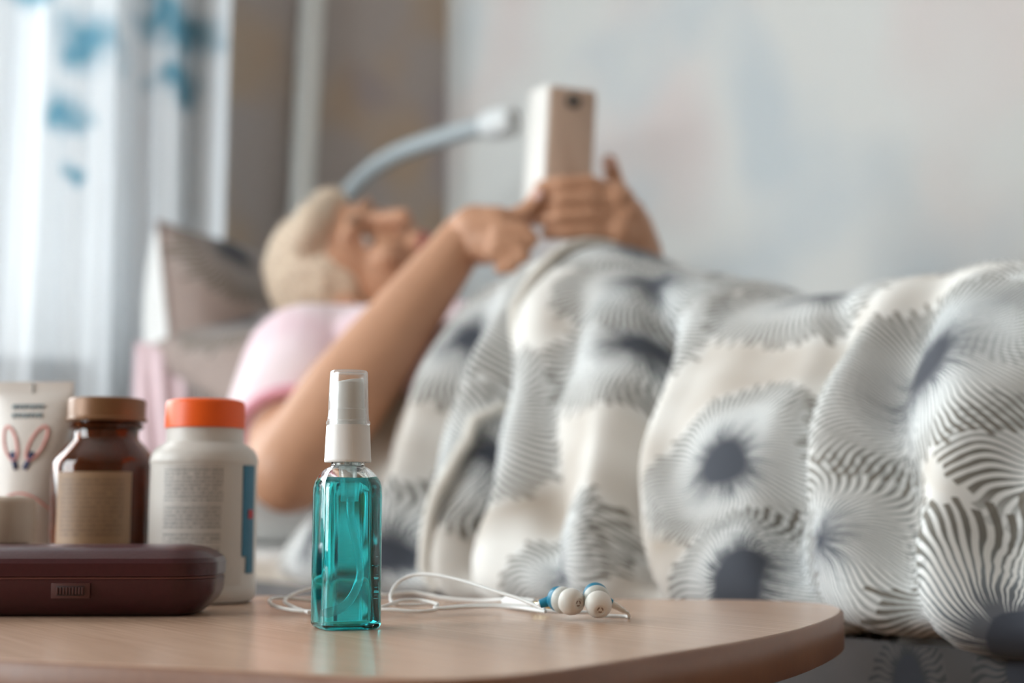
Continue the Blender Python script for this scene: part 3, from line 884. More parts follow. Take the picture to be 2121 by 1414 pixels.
def build_body():
    pr = []
    # head
    pr += [('e', hp(0, -0.012, 0.030), hax(0.076, 0.094, 0.088)), ('e', hp(0, 0.020, -0.030), hax(0.062, 0.066, 0.080)),
           ('e', hp(0, 0.048, -0.085), hax(0.034, 0.032, 0.030)), ('c', hp(0, 0.086, 0.016), hp(0, 0.108, -0.022), 0.008, 0.013),
           ('e', hp(0.032, 0.066, -0.025), hax(0.024, 0.020, 0.022)), ('e', hp(-0.032, 0.066, -0.025), hax(0.024, 0.020, 0.022)),
           ('c', hp(-0.036, 0.076, 0.032), hp(0.036, 0.076, 0.032), 0.011, 0.011),
           ('e', hp(0.076, -0.008, -0.008), hax(0.008, 0.018, 0.032)), ('e', hp(-0.076, -0.008, -0.008), hax(0.008, 0.018, 0.032)),
           ('c', hp(0, 0.082, -0.052), hp(0, 0.076, -0.066), 0.016, 0.015)]
    pr += [('c', hp(0, -0.030, -0.06), neck, 0.056, 0.058), ('c', neck, (neck + chest) / 2, 0.060, 0.075)]
    # torso
    pr += [('c', neck, S_R, 0.055, 0.058), ('c', neck, S_L, 0.055, 0.058), ('e', chest, bodyax(0.17, 0.16, 0.105)), ('e', (chest + belly) / 2, bodyax(0.20, 0.16, 0.11)), ('e', belly, bodyax(0.17, 0.165, 0.11)), ('e', hips, bodyax(0.14, 0.165, 0.095))]
    for sy in (-0.09, 0.09):
        pr += chain([Vector((-0.95, 0.97 + sy, 0.60)), Vector((-0.55, 0.97 + sy, 0.605)), Vector((-0.14, 0.97 + sy, 0.565))], [0.080, 0.055, 0.036])
        pr += [('c', Vector((-0.14, 0.97 + sy, 0.56)), Vector((-0.10, 0.97 + sy * 1.3, 0.62)), 0.034, 0.022)]
    # arms
    m1 = S_R.lerp(E_R, 0.5); f1 = E_R.lerp(W_R, 0.3); f2 = E_R.lerp(W_R, 0.7)
    pr += chain([S_R, m1, E_R], [0.060, 0.056, 0.043]) + chain([E_R, f1, f2, W_R], [0.043, 0.047, 0.035, 0.0265])
    pr += chain([S_L, S_L.lerp(E_L, .5), E_L], [0.056, 0.048, 0.040]) + chain([E_L, E_L.lerp(W_L, .35), W_L], [0.042, 0.040, 0.029])
    body = blob('body', pr, MAT['skin'], person, 0.0042, 7)
    # hands: palms and five fingers each, joined into the same body mesh
    hands = []
    D0 = 1.475
    # right hand (near): bent at the wrist, index and thumb on the phone edge, the others curled
    def pts(l, d): return [at(a, b, d + (e if len(x) > 2 else 0)) for x in l for (a, b, e) in [(x[0], x[1], x[2] if len(x) > 2 else 0)]]
    hr_ = chain([W_R, at(985, 478, 1.492), at(1015, 482, 1.485)], [0.0265, 0.029, 0.026])
    hr_ += chain([at(985, 475, 1.49), at(1030, 466, 1.48)], [0.026, 0.021]) + chain([at(990, 500, 1.49), at(1030, 505, 1.475)], [0.026, 0.021])
    fing = [([(1025, 458), (1068, 448), (1098, 430), (1112, 404)], 1.478, (0.0105, 0.0098, 0.0088, 0.0076)),
            ([(1032, 480), (1078, 474), (1100, 494), (1086, 514)], 1.462, (0.0105, 0.0098, 0.0088, 0.0076)),
            ([(1030, 503), (1070, 506), (1084, 530), (1060, 540)], 1.458, (0.0100, 0.0094, 0.0084, 0.0074)),
            ([(1018, 524), (1048, 532), (1060, 552), (1036, 556)], 1.460, (0.0088, 0.0082, 0.0074, 0.0066)),
            ([(985, 482, 0.03), (1040, 470, 0.045), (1082, 458, 0.045), (1116, 446, 0.035)], 1.49, (0.013, 0.0115, 0.0100, 0.0085))]
    for l, d, r in fing: hr_ += chain(pts(l, d), r)
    hl_ = chain([W_L, at(1302, 490, 1.535), at(1285, 450, 1.515)], [0.029, 0.031, 0.028]) + chain([at(1300, 480, 1.53), at(1272, 415, 1.505)], [0.028, 0.022]) + chain([at(1300, 485, 1.53), at(1278, 478, 1.505)], [0.026, 0.021])
    fl = [([(1272, 404), (1222, 380, -.012), (1164, 380, -.018), (1120, 388, -.012)], 1.500, (0.0108, 0.0100, 0.0090, 0.0078)),
          ([(1276, 432), (1222, 413, -.014), (1160, 415, -.020), (1112, 420, -.012)], 1.500, (0.0108, 0.0100, 0.0090, 0.0078)),
          ([(1278, 460), (1220, 447, -.014), (1158, 450, -.020), (1112, 453, -.012)], 1.500, (0.0104, 0.0096, 0.0086, 0.0076)),
          ([(1276, 486), (1226, 480, -.012), (1174, 483, -.018), (1132, 484, -.012)], 1.500, (0.0090, 0.0084, 0.0076, 0.0068)),
          ([(1294, 470, .01), (1286, 420, .025), (1274, 378, .03), (1262, 336, .028)], 1.520, (0.0155, 0.0130, 0.0108, 0.0092))]
    for l, d, r in fl: hl_ += chain(pts(l, d), r)
    for h in (hr_, hl_):
        hands.append(blob('hand', h, MAT['skin'], None, 0.0019, 3, 2))
    bm = bmesh.new(); bm.from_mesh(body.data)
    for h in hands: bm.from_mesh(h.data)
    bm.to_mesh(body.data); bm.free()
    body.data.polygons.foreach_set('use_smooth', [True] * len(body.data.polygons))
    for h in hands:
        me = h.data; bpy.data.objects.remove(h, do_unlink=True); bpy.data.meshes.remove(me)
    # nails
    def nail(c, nrm, ln, w=0.0055, l=0.0065):
        z = nrm.normalized(); x = (ln - z * ln.dot(z)).normalized(); y = z.cross(x)
        lathe('fingernail', [(1.0, -0.2), (0.85, 0.15), (0.45, 0.32), (0.05, 0.36)], MAT['nail'], person, 14, c, Matrix((x * l, y * w, z * 0.0035)).transposed())
    nail(at(1112, 402, 1.470), cam_vec(-0.3, -0.95, 0.2), cam_vec(0.25, 0, 1))
    nail(at(1262, 336, 1.538), cam_vec(0.4, -0.85, 0.3), cam_vec(-0.2, 0, 1))
    nail(at(1118, 446, 1.517), cam_vec(-0.3, -0.9, 0.3), cam_vec(1, 0, .3))
build_body()

def build_face():
    for s in (1, -1):
        e = lathe('eye', [(0.001, -0.0105), (0.006, -0.008), (0.0105, 0), (0.0095, 0.005), (0.006, 0.0088), (0.001, 0.0106)], MAT['eye_white'], person, 20, hp(0.031 * s, 0.069, 0.010), basis(hf))
        i = lathe('iris', [(0.0001, 0.0110), (0.003, 0.0108), (0.0048, 0.0100), (0.005, 0.0092)], MAT['iris'], person, 16, hp(0.031 * s, 0.0695, 0.010), basis(hf), cap=(False, False))
        i.parent = e; i.matrix_parent_inverse = Matrix.Identity(4)
        i.matrix_parent_inverse = e.matrix_parent_inverse.inverted() @ Matrix.Identity(4) if False else Matrix.Identity(4)
        tube('eyelid', [hp(s * x, 0.076 - abs(x - .031) * .25, z) for x, z in ((0.017, 0.012), (0.024, 0.0165), (0.031, 0.018), (0.038, 0.0165), (0.045, 0.011))], 0.0032, MAT['skin'], person, 8)
        tube('eyebrow', spline([hp(s * 0.014, 0.089, 0.032), hp(s * 0.030, 0.086, 0.038), hp(s * 0.048, 0.072, 0.033)], 6), lambda t: 0.0035 * (1 - 0.6 * t), MAT['brow'], person, 8)
    tube('lips', spline([hp(-0.024, 0.083, -0.060), hp(-0.010, 0.0935, -0.0555), hp(0, 0.0945, -0.057), hp(0.010, 0.0935, -0.0555), hp(0.024, 0.083, -0.060)], 6), lambda t: 0.0012 + 0.0042 * math.sin(PI * t), MAT['lips'], person, 8)
    tube('lips', spline([hp(-0.022, 0.082, -0.061), hp(0, 0.0920, -0.0650), hp(0.022, 0.082, -0.061)], 6), lambda t: 0.0012 + 0.0046 * math.sin(PI * t), MAT['lips'], person, 8)
build_face()

def build_hair():
    pr = [('e', hp(0, -0.024, 0.040), hax(0.087, 0.096, 0.093)), ('e', hp(0, -0.062, -0.010), hax(0.078, 0.058, 0.082)), ('e', hp(0.050, -0.030, -0.006), hax(0.034, 0.040, 0.050)), ('e', hp(-0.050, -0.030, -0.006), hax(0.034, 0.040, 0.050)),
          ('e', hp(0.02, 0.045, 0.082), hax(0.052, 0.038, 0.030)), ('e', hp(-0.035, 0.035, 0.078), hax(0.040, 0.038, 0.030))]
    o = blob('hair', pr, MAT['hair'], person, 0.004, 5)
    from mathutils import noise as mn
    for v in o.data.vertices:
        d = v.co - hc
        k = mn.noise(Vector((d.dot(hr) * 90, d.dot(hf) * 25, d.dot(hu) * 40)))
        v.co += d.normalized() * 0.004 * k
    # loose strands over the shell
    vs_, fs_ = [], []
    for q in range(420):
        a = random.uniform(0, 2 * PI); b = random.uniform(0.1, 1.75)
        root = Vector((math.sin(b) * math.cos(a), -abs(math.sin(b) * math.sin(a)) * 0.9 + 0.15, math.cos(b)))
        p0 = hp(root.x * 0.086, root.y * 0.098 - 0.024, root.z * 0.094 + 0.030)
        out = (p0 - hc).normalized()
        down = (-hu * 0.8 - hf * 0.35 + out * 0.12 + Vector((random.uniform(-.2, .2), random.uniform(-.2, .2), random.uniform(-.2, .2))))
        l = random.uniform(0.03, 0.055)
        pts = [p0, p0 + down * l * 0.5 + out * 0.004, p0 + down * l + out * 0.001]
        v, f = tube_data(pts, lambda t: 0.0016 * (1 - 0.7 * t), 4, len(vs_))
        vs_ += v; fs_ += f
    s = mesh('hair_strands', vs_, fs_, MAT['hair'], person)
    tag(s, kind='stuff')
build_hair()

def build_shirt():
    m = S_R.lerp(E_R, 0.52)
    pr = [('c', (neck + chest) / 2, S_R, 0.070, 0.078), ('c', (neck + chest) / 2, S_L, 0.07, 0.070), ('e', chest, bodyax(0.185, 0.175, 0.118)), ('e', (chest + belly) / 2, bodyax(0.21, 0.173, 0.120)), ('e', belly, bodyax(0.18, 0.175, 0.118))]
    pr += chain([S_R, m], [0.078, 0.079]) + chain([S_L, S_L.lerp(E_L, 0.45)], [0.072, 0.066])
    blob('shirt', pr, MAT['shirt'], person, 0.005, 6)
    d = (E_R - S_R).normalized(); B = basis(d)
    ring = [m + d * 0.066 + B @ Vector((0.060 * math.cos(a), 0.060 * math.sin(a), 0.0)) for a in [2 * PI * k / 32 for k in range(33)]]
    tube('sleeve_hem', ring, 0.007, MAT['shirt_hem'], person, 10)
build_shirt()

# phone held in the left hand
def build_phone():
    c = at(1180, 324, 1.512)
    x = cam_vec(1.0, 0.20, -0.07).normalized()          # across the back, left to right
    up = cam_vec(-0.035, 0.05, 1.0); up = (up - x * up.dot(x)).normalized()
    nrm = x.cross(up).normalized()                       # out of the back, to the camera
    if nrm.dot(cam_vec(0, -1, 0)) < 0: nrm = -nrm
    M = Matrix((x, up, nrm)).transposed().to_4x4(); M.translation = c
    root = empty('smartphone', c, 'pale smartphone with opened white flip cover held up in both hands', 'phone')
    w, h, t = 0.054, 0.158, 0.0095
    def slab(nm, w, h, t0, t1, r, mat, mtx, bev=0.0012):
        loops = []
        for ins, z in ((bev, t0), (0, t0 + bev), (0, t1 - bev), (bev, t1)):
            loops.append([mtx @ Vector((a, b, z)) for a, b in rrect(w / 2 - ins, h / 2 - ins, r, 6)])
        return loops_mesh(nm, loops, mat, root)
    slab('body', w, h, -t, -0.0012, 0.006, MAT['phone_white'], M)
    slab('back_panel', w - 0.002, h - 0.002, -0.0013, 0.0006, 0.006, MAT['phone_back'], M, 0.0005)
    slab('screen', w - 0.004, h - 0.016, -t - 0.0006, -t + 0.0002, 0.003, MAT['phone_screen'], M, 0.0002)
    lc = M @ Vector((0.0005, h / 2 - 0.016, 0))
    b3 = Matrix((x, up, nrm)).transposed()
    lens = lathe('camera_lens', [(0.0, 0.0005), (0.0085, 0.0005), (0.0085, 0.002), (0.0075, 0.0026), (0.0, 0.0026)], MAT['phone_lens'], root, 28, lc, b3, cap=(False, False))
    # flip cover, hinged on the left edge and swung towards the screen side
    hx = cam_vec(-0.36, 0.93, 0.10).normalized()
    hn = up.cross(hx).normalized()
    if hn.dot(cam_vec(-1, -0.3, 0)) < 0: hn = -hn
    M2 = Matrix((hx, up, hn)).transposed().to_4x4()
    M2.translation = c - x * (w / 2 + 0.0005) + hx * 0.0285 - nrm * 0.001
    slab('flip_cover', 0.056, h + 0.004, -0.0025, 0.0005, 0.006, MAT['phone_white'], M2, 0.0008)
build_phone()

# bedside gooseneck lamp
def build_lamp():
    path = [at(700, 918, 2.52), at(694, 700, 2.52), at(694, 520, 2.50), at(712, 420, 2.45), at(752, 366, 2.38), at(815, 322, 2.28), at(900, 290, 2.18), at(985, 266, 2.10), at(1030, 256, 2.07)]
    root = empty('gooseneck_lamp', at(700, 918, 2.52), 'grey bent gooseneck reading lamp arching over the lying person', 'lamp')
    sp = spline(path, 14)
    tube('arm', sp, lambda t: 0.0150, MAT['lamp_metal'], root, 18)
    a, b = at(1000, 262, 2.085), at(1078, 248, 2.045)
    d = (b - a).normalized()
    lathe('lamp_head', [(0.002, 0.0), (0.016, 0.001), (0.021, 0.010), (0.0235, 0.03), (0.0235, 0.050), (0.021, 0.0565), (0.018, 0.058), (0.017, 0.054), (0.002, 0.054)], MAT['lamp_white'], root, 28, a, basis(d))
    c = at(700, 918, 2.52)
    lathe('clamp_base', [(0.045, -0.02), (0.045, 0.0), (0.03, 0.012), (0.016, 0.03)], MAT['lamp_metal'], root, 28, c)
build_lamp()

# ------------------------------------------------------------------ table
TAB = [(-0.186, 0.517), (-0.100, 0.484), (-0.062, 0.468), (-0.030, 0.456), (-0.004, 0.463), (0.0214, 0.488), (0.054, 0.531), (0.092, 0.582), (0.130, 0.646), (0.1645, 0.726), (0.178, 0.785), (0.168, 0.826), (0.13, 0.846), (0.06, 0.852), (-0.05, 0.860), (-0.17, 0.885), (-0.30, 0.935), (-0.42, 0.955), (-0.50, 0.90), (-0.51, 0.80), (-0.45, 0.69), (-0.33, 0.585)]
def build_table():
    out = [Vector((p.x, p.y)) for p in spline([Vector((a, b, 0)) for a, b in TAB], 8, True)]
    cen = Vector((-0.13, 0.70))
    root = empty('bedside_table', room(cen.x, cen.y, 0), 'rounded light wooden bedside table in front of the bed', 'table')
    def lp(ins, z):
        r = []
        n = len(out)
        for i in range(n):
            t = (out[(i + 1) % n] - out[i - 1]).normalized(); nn = Vector((-t.y, t.x))
            p = out[i] + nn * ins
            r.append(room(p.x, p.y, z))
        return r
    T = 0.020
    loops_mesh('tabletop', [lp(0.002, TABLE_Z - T), lp(0.0012, TABLE_Z - T), lp(0.0012, TABLE_Z - 0.0006), lp(0.0018, TABLE_Z)], MAT['table_top'], root)
    # edge banding
    v, f = [], []
    prof = [(0.0012, TABLE_Z - T - 0.0001), (0.0, TABLE_Z - T + 0.0008), (-0.0002, TABLE_Z - T / 2), (0.0, TABLE_Z - 0.0014), (0.0013, TABLE_Z - 0.0003)]
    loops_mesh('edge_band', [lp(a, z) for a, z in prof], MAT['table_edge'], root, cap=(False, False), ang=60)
    # pedestal legs
    for (X, D) in ((-0.06, 0.56), (0.08, 0.76), (-0.40, 0.84), (-0.36, 0.66)):
        p = room(X, D, 0)
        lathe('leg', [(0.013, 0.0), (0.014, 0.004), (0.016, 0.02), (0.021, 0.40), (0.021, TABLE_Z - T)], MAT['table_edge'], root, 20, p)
    box('apron', (-0.18, -0.012, 0.43), (0.18, 0.012, TABLE_Z - T), MAT['table_edge'], root, 0.002, Matrix.Translation(room(-0.15, 0.70, 0)) @ Matrix.Rotation(YAW, 4, 'Z'))
build_table()
TZ = TABLE_Z + 0.0002

# ------------------------------------------------------------------ spray bottle
def pet_mat():
    m, nt, b = new_mat('clear_plastic')
    b.inputs['Base Color'].default_value = (0.97, 0.99, 0.99, 1)
    b.inputs['Transmission Weight'].default_value = 1.0
    b.inputs['IOR'].default_value = 1.46
    n = noise(nt, coords(nt), 60, 1)
    nt.links.new(math_n(nt, 'MULTIPLY', n.outputs[0], 0.03), b.inputs['Roughness'])
    return m
def liquid_mat():
    m, nt, b = new_mat('teal_liquid')
    nt.nodes.remove(b)
    out = nt.nodes['Material Output']
    g = nt.nodes.new('ShaderNodeBsdfGlass'); g.inputs['IOR'].default_value = 1.34; g.inputs['Roughness'].default_value = 0.0
    n = noise(nt, coords(nt), 20, 1)
    nt.links.new(mix_c(nt, n.outputs[0], (0.99, 1, 1), (0.97, 1, 1)), g.inputs['Color'])
    nt.links.new(g.outputs[0], out.inputs['Surface'])
    v = nt.nodes.new('ShaderNodeVolumeAbsorption'); v.inputs['Color'].default_value = (0.0, 0.93, 0.945, 1); v.inputs['Density'].default_value = 150
    nt.links.new(v.outputs[0], out.inputs['Volume'])
    return m
def frosted_mat():
    m, nt, b = new_mat('frosted_tube')
    nt.nodes.remove(b)
    out = nt.nodes['Material Output']
    n = noise(nt, coords(nt), 200, 1)
    tr = nt.nodes.new('ShaderNodeBsdfTransparent'); tr.inputs[0].default_value = (0.95, 0.97, 0.97, 1)
    df = nt.nodes.new('ShaderNodeBsdfTranslucent'); nt.links.new(mix_c(nt, n.outputs[0], (0.8, 0.85, 0.85), (0.9, 0.95, 0.95)), df.inputs[0])
    gl = nt.nodes.new('ShaderNodeBsdfGlossy'); gl.inputs['Roughness'].default_value = 0.12
    m1 = nt.nodes.new('ShaderNodeMixShader'); m1.inputs[0].default_value = 0.28
    m2 = nt.nodes.new('ShaderNodeMixShader'); m2.inputs[0].default_value = 0.10
    nt.links.new(tr.outputs[0], m1.inputs[1]); nt.links.new(df.outputs[0], m1.inputs[2])
    nt.links.new(m1.outputs[0], m2.inputs[1]); nt.links.new(gl.outputs[0], m2.inputs[2])
    nt.links.new(m2.outputs[0], out.inputs[0])
    return m
def thin_clear():
    m, nt, b = new_mat('thin_clear_cap')
    nt.nodes.remove(b)
    out = nt.nodes['Material Output']
    n = noise(nt, coords(nt), 300, 1)
    tr = nt.nodes.new('ShaderNodeBsdfTransparent'); nt.links.new(mix_c(nt, n.outputs[0], (0.95, 0.96, 0.96), (0.98, 0.99, 0.99)), tr.inputs[0])
    gl = nt.nodes.new('ShaderNodeBsdfGlossy'); gl.inputs['Roughness'].default_value = 0.06
    df = nt.nodes.new('ShaderNodeBsdfDiffuse'); df.inputs[0].default_value = (0.85, 0.87, 0.88, 1)
    lw = nt.nodes.new('ShaderNodeLayerWeight'); lw.inputs[0].default_value = 0.35
    m0 = nt.nodes.new('ShaderNodeMixShader'); m0.inputs[0].default_value = 0.5
    nt.links.new(gl.outputs[0], m0.inputs[1]); nt.links.new(df.outputs[0], m0.inputs[2])
    m1 = nt.nodes.new('ShaderNodeMixShader')
    nt.links.new(math_n(nt, 'MULTIPLY_ADD', lw.outputs['Facing'], 0.55, 0.03, clamp=True), m1.inputs[0])
    nt.links.new(tr.outputs[0], m1.inputs[1]); nt.links.new(m0.outputs[0], m1.inputs[2])
    nt.links.new(m1.outputs[0], out.inputs[0])
    return m
MAT['clear_cap'] = thin_clear()
MAT['pet'] = pet_mat(); MAT['liquid'] = liquid_mat(); MAT['frosted'] = frosted_mat()
MAT['bubble'] = simple('bubble', (0.75, 0.95, 0.97), 0.1, 0.02, trans=0.6, ior=1.1)

def build_spray():
    D = 0.646
    c = on_table(719, D); c.z = TZ
    root = empty('spray_bottle', c, 'small clear spray bottle of teal liquid standing on the table', 'bottle')
    R = Matrix.Rotation(YAW + math.radians(24), 3, 'Z')
    def lp(s, r, z): return [c + R @ Vector((a, b, z)) for a, b in rrect(s, s, r, 8)]
    def circ(r, z):   # circle sampled to match the rounded-square loops
        out = []
        for k in range(4):
            for i in range(9):
                a = PI / 2 * k + PI / 2 * i / 8
                out.append((r * math.cos(a), r * math.sin(a)))
        return [c + R @ Vector((a, b, z)) for a, b in out]
    def mixl(s, r, rc, t, z):
        A, B = rrect(s, s, r, 8), None
        o = []
        for k in range(4):
            for i in range(9):
                ang = PI / 2 * k + PI / 2 * i / 8
                a = A[k * 9 + i]
                o.append(((1 - t) * a[0] + t * rc * math.cos(ang), (1 - t) * a[1] + t * rc * math.sin(ang)))
        return [c + R @ Vector((a, b, z)) for a, b in o]
    s, r = 0.0137, 0.0062
    outer = [lp(s - 0.0028, r * .6, 0.0004), lp(s - 0.0018, r * .8, 0.0), lp(s - 0.0007, r * .9, 0.0005), lp(s, r, 0.0020), lp(s, r, 0.02), lp(s, r, 0.058), lp(s - 0.0001, r, 0.0622)]
    outer += [mixl(s - 0.0006, r, 0.0135, 0.08, 0.0650), mixl(s - 0.0018, r, 0.013, 0.25, 0.0674), mixl(s - 0.0035, r, 0.012, 0.5, 0.0693), mixl(s - 0.005, r, 0.0102, 0.85, 0.0706), circ(0.0088, 0.0714), circ(0.0078, 0.0719), circ(0.0075, 0.0726), circ(0.0075, 0.0840)]
    th = 0.0011
    si = s - th
    inner = [circ(0.0063, 0.0840), circ(0.0063, 0.0724), circ(0.0066, 0.0716), mixl(si - 0.005, r, 0.0092, 0.85, 0.0697), mixl(si - 0.0035, r, 0.011, 0.5, 0.0684), mixl(si - 0.0018, r, 0.012, 0.25, 0.0665), mixl(si - 0.0006, r, 0.0125, 0.08, 0.0643), lp(si, r - th * .6, 0.0615), lp(si, r - th * .6, 0.03), lp(si, r - th * .6, 0.0036), lp(si - 0.001, r - th, 0.0022), lp(si - 0.0035, r * .7, 0.0015), lp(si - 0.007, 0.003, 0.0022)]
    loops_mesh('bottle_body', outer + inner, MAT['pet'], root, ang=60)
    # liquid sits a hair inside the wall
    e = 0.00012; lv = 0.0664
    sl = si + e
    liq = [lp(sl - 0.007, 0.003, 0.0022 - e), lp(sl - 0.0035, r * .7, 0.0015 - e), lp(sl - 0.001, r - th, 0.0022 - e), lp(sl, r - th * .6, 0.0036), lp(sl, r - th * .6, 0.03), lp(sl, r - th * .6, 0.0615), mixl(sl - 0.0006, r, 0.0125, 0.08, 0.0643), mixl(sl - 0.0017, r, 0.012, 0.24, lv), mixl(sl - 0.0026, r, 0.0115, 0.25, lv - 0.0003), mixl(sl - 0.006, r * .6, 0.008, 0.3, lv - 0.0004)]
    loops_mesh('liquid', liq, MAT['liquid'], root, ang=60)
    # closure
    rib = []
    n = 120
    def ring(rad, z, amp=0.0):
        return [c + Vector(((rad + (amp if k % 2 else 0)) * math.cos(2 * PI * k / n), (rad + (amp if k % 2 else 0)) * math.sin(2 * PI * k / n), z)) for k in range(n)]
    loops_mesh('ribbed_collar', [ring(0.0078, 0.0738), ring(0.0104, 0.0736), ring(0.0106, 0.0740), ring(0.0106, 0.0750), ring(0.01048, 0.0754, -0.0002), ring(0.0099, 0.0898, -0.0002), ring(0.0096, 0.0903), ring(0.0070, 0.0904)], MAT['white_plastic'], root, ang=50)
    lathe('pump_nozzle', [(0.0068, 0.0902), (0.0077, 0.0903), (0.0077, 0.0975), (0.0073, 0.0978), (0.0070, 0.1098)], MAT['white_plastic'], root, 40, c, cap=(True, False))
    # slanted press top
    top = []
    for rr, z in ((0.0070, 0.1098), (0.0066, 0.1106), (0.0040, 0.1110), (0.0005, 0.1111)):
        top.append([c + Vector((rr * math.cos(2 * PI * k / 40), rr * math.sin(2 * PI * k / 40), z)) for k in range(40)])
    for l in top[0:]:
        for i, p in enumerate(l):
            q = p - c
            side = q.dot(cam_vec(1, 0, 0))
            p.z += 0.0009 * max(-1, min(1, side / 0.006)) if l is not top[0] else 0
    loops_mesh('press_top', top, MAT['white_plastic'], root)
    lathe('spray_orifice', [(0.0005, 0), (0.0016, 0), (0.0019, 0.0006), (0.0019, 0.0016)], MAT['white_plastic'], root, 20, c + cam_vec(-0.0085, -0.0005, 0.1035) - Vector((0, 0, 0)), basis(cam_vec(1, 0, 0)))
    oc = [(0.0099, 0.0906), (0.01005, 0.0910), (0.0100, 0.0920), (0.0094, 0.0926), (0.0094, 0.0940), (0.0092, 0.0945), (0.0091, 0.0975), (0.00865, 0.1130), (0.0085, 0.1146), (0.0080, 0.1152), (0.0005, 0.1153)]
    ic = [(0.0005, 0.1143), (0.0076, 0.1141), (0.0079, 0.1130), (0.0084, 0.0980), (0.0085, 0.0945), (0.0086, 0.0925), (0.0088, 0.0906)]
    pr = oc + ic
    v, f, uv = lathe_data(pr, 56, c, None, (False, False))
    m = len(pr)
    for k in range(56):
        k2 = (k + 1) % 56
        f.append(((m - 1) * 56 + k, (m - 1) * 56 + k2, k2, k))
    auto_smooth(fix_normals(mesh('overcap', v, f, MAT['clear_cap'], root)), 40)
    # pump housing and dip tube inside
    lathe('pump_housing', [(0.0038, 0.0560), (0.0040, 0.0565), (0.0042, 0.0700), (0.0058, 0.0715), (0.0058, 0.0830)], MAT['frosted'], root, 28, c)
    dip = spline([c + cam_vec(0.0002, 0, 0.058), c + cam_vec(0.001, -0.001, 0.048), c + cam_vec(0.0045, -0.002, 0.034), c + cam_vec(0.0055, -0.003, 0.022), c + cam_vec(0.001, -0.005, 0.012), c + cam_vec(-0.0070, -0.006, 0.0068)], 10)
    tube('dip_tube', dip, 0.0019, MAT['frosted'], root, 16)
    # fine bubbles clinging inside the right wall
    vs_, fs_ = [], []
    ico = bmesh.new(); bmesh.ops.create_icosphere(ico, subdivisions=1, radius=1)
    sv = [v.co.copy() for v in ico.verts]; sf = [tuple(v.index for v in f.verts) for f in ico.faces]; ico.free()
    for q in range(420):
        z = random.uniform(0.010, 0.062)
        w = 0.0016 + 0.0052 * max(0, 1 - (z - 0.012) / 0.05)
        p = c + R @ Vector((si - 0.0003, -0.0045 + random.gauss(0, 1) * w * 0.45 + 0.002, z))
        rr = random.uniform(0.00012, 0.00036)
        b0 = len(vs_)
        vs_ += [p + s_ * rr for s_ in sv]; fs_ += [tuple(b0 + i for i in t) for t in sf]
    tag(mesh('air_bubbles', vs_, fs_, MAT['bubble'], root), kind='stuff')
build_spray()

# ------------------------------------------------------------------ glasses case
def build_case():
    D = 0.735
    c = on_table(455, 0.735); 
    c = room((455 - 1060.5) / F * 0.72 - 0.083, 0.7335, TZ)
    root = empty('glasses_case', c, 'dark maroon hard glasses case lying on the table', 'case')
    Rm = Matrix.Rotation(YAW + math.radians(0.8), 3, 'Z')
    def lp(ins, z, hx=0.083, hy=0.031, r=0.022): return [c + Rm @ Vector((a, b, z)) for a, b in rrect(hx - ins, hy - ins, max(0.004, r - ins), 12)]
    loops_mesh('base_shell', [lp(0.016, 0.0), lp(0.012, 0.0004), lp(0.008, 0.0030), lp(0.0035, 0.0075), lp(0.0012, 0.0115), lp(0.0006, 0.0182), lp(0.0014, 0.0186)], MAT['case_leather'], root, ang=30)
    loops_mesh('seam_strip', [lp(0.0016, 0.0184), lp(0.0010, 0.0186), lp(0.0010, 0.0194), lp(0.0016, 0.0196)], MAT['case_seam'], root)
    loops_mesh('lid', [lp(0.0010, 0.0196), lp(0.0002, 0.0200), lp(0.0, 0.0262), lp(0.0012, 0.0285), lp(0.0060, 0.0318), lp(0.0120, 0.0337), lp(0.0190, 0.0346)], MAT['case_leather'], root, ang=22)
    # clasp plate and ribbed slider on the front
    def loc(px, py):
        p = at(px, py, 0.703); q = p - c
        return Rm.inverted() @ q
    a, b = loc(106, 1239), loc(187, 1207)
    y = -0.031
    M = Matrix.Translation(c) @ Rm.to_4x4()
    box('clasp_plate', (a.x, y - 0.0004, a.z), (b.x, y + 0.002, b.z), MAT['case_clasp'], root, 0.0003, M)
    a2, b2 = loc(117, 1233), loc(176, 1213)
    cl = box('slider_recess', (a2.x, y - 0.0006, a2.z), (b2.x, y - 0.0001, b2.z), MAT['case_dark'], root, 0.0002, M)
    n = 9
    st = (b2.x - a2.x) / n
    for i in range(n):
        x0 = a2.x + st * i + st * 0.18
        box('slider_rib', (x0, y - 0.0014, a2.z + 0.0006), (x0 + st * 0.6, y - 0.0004, b2.z - 0.0006), MAT['case_clasp'], root, 0.0002, M)
build_case()

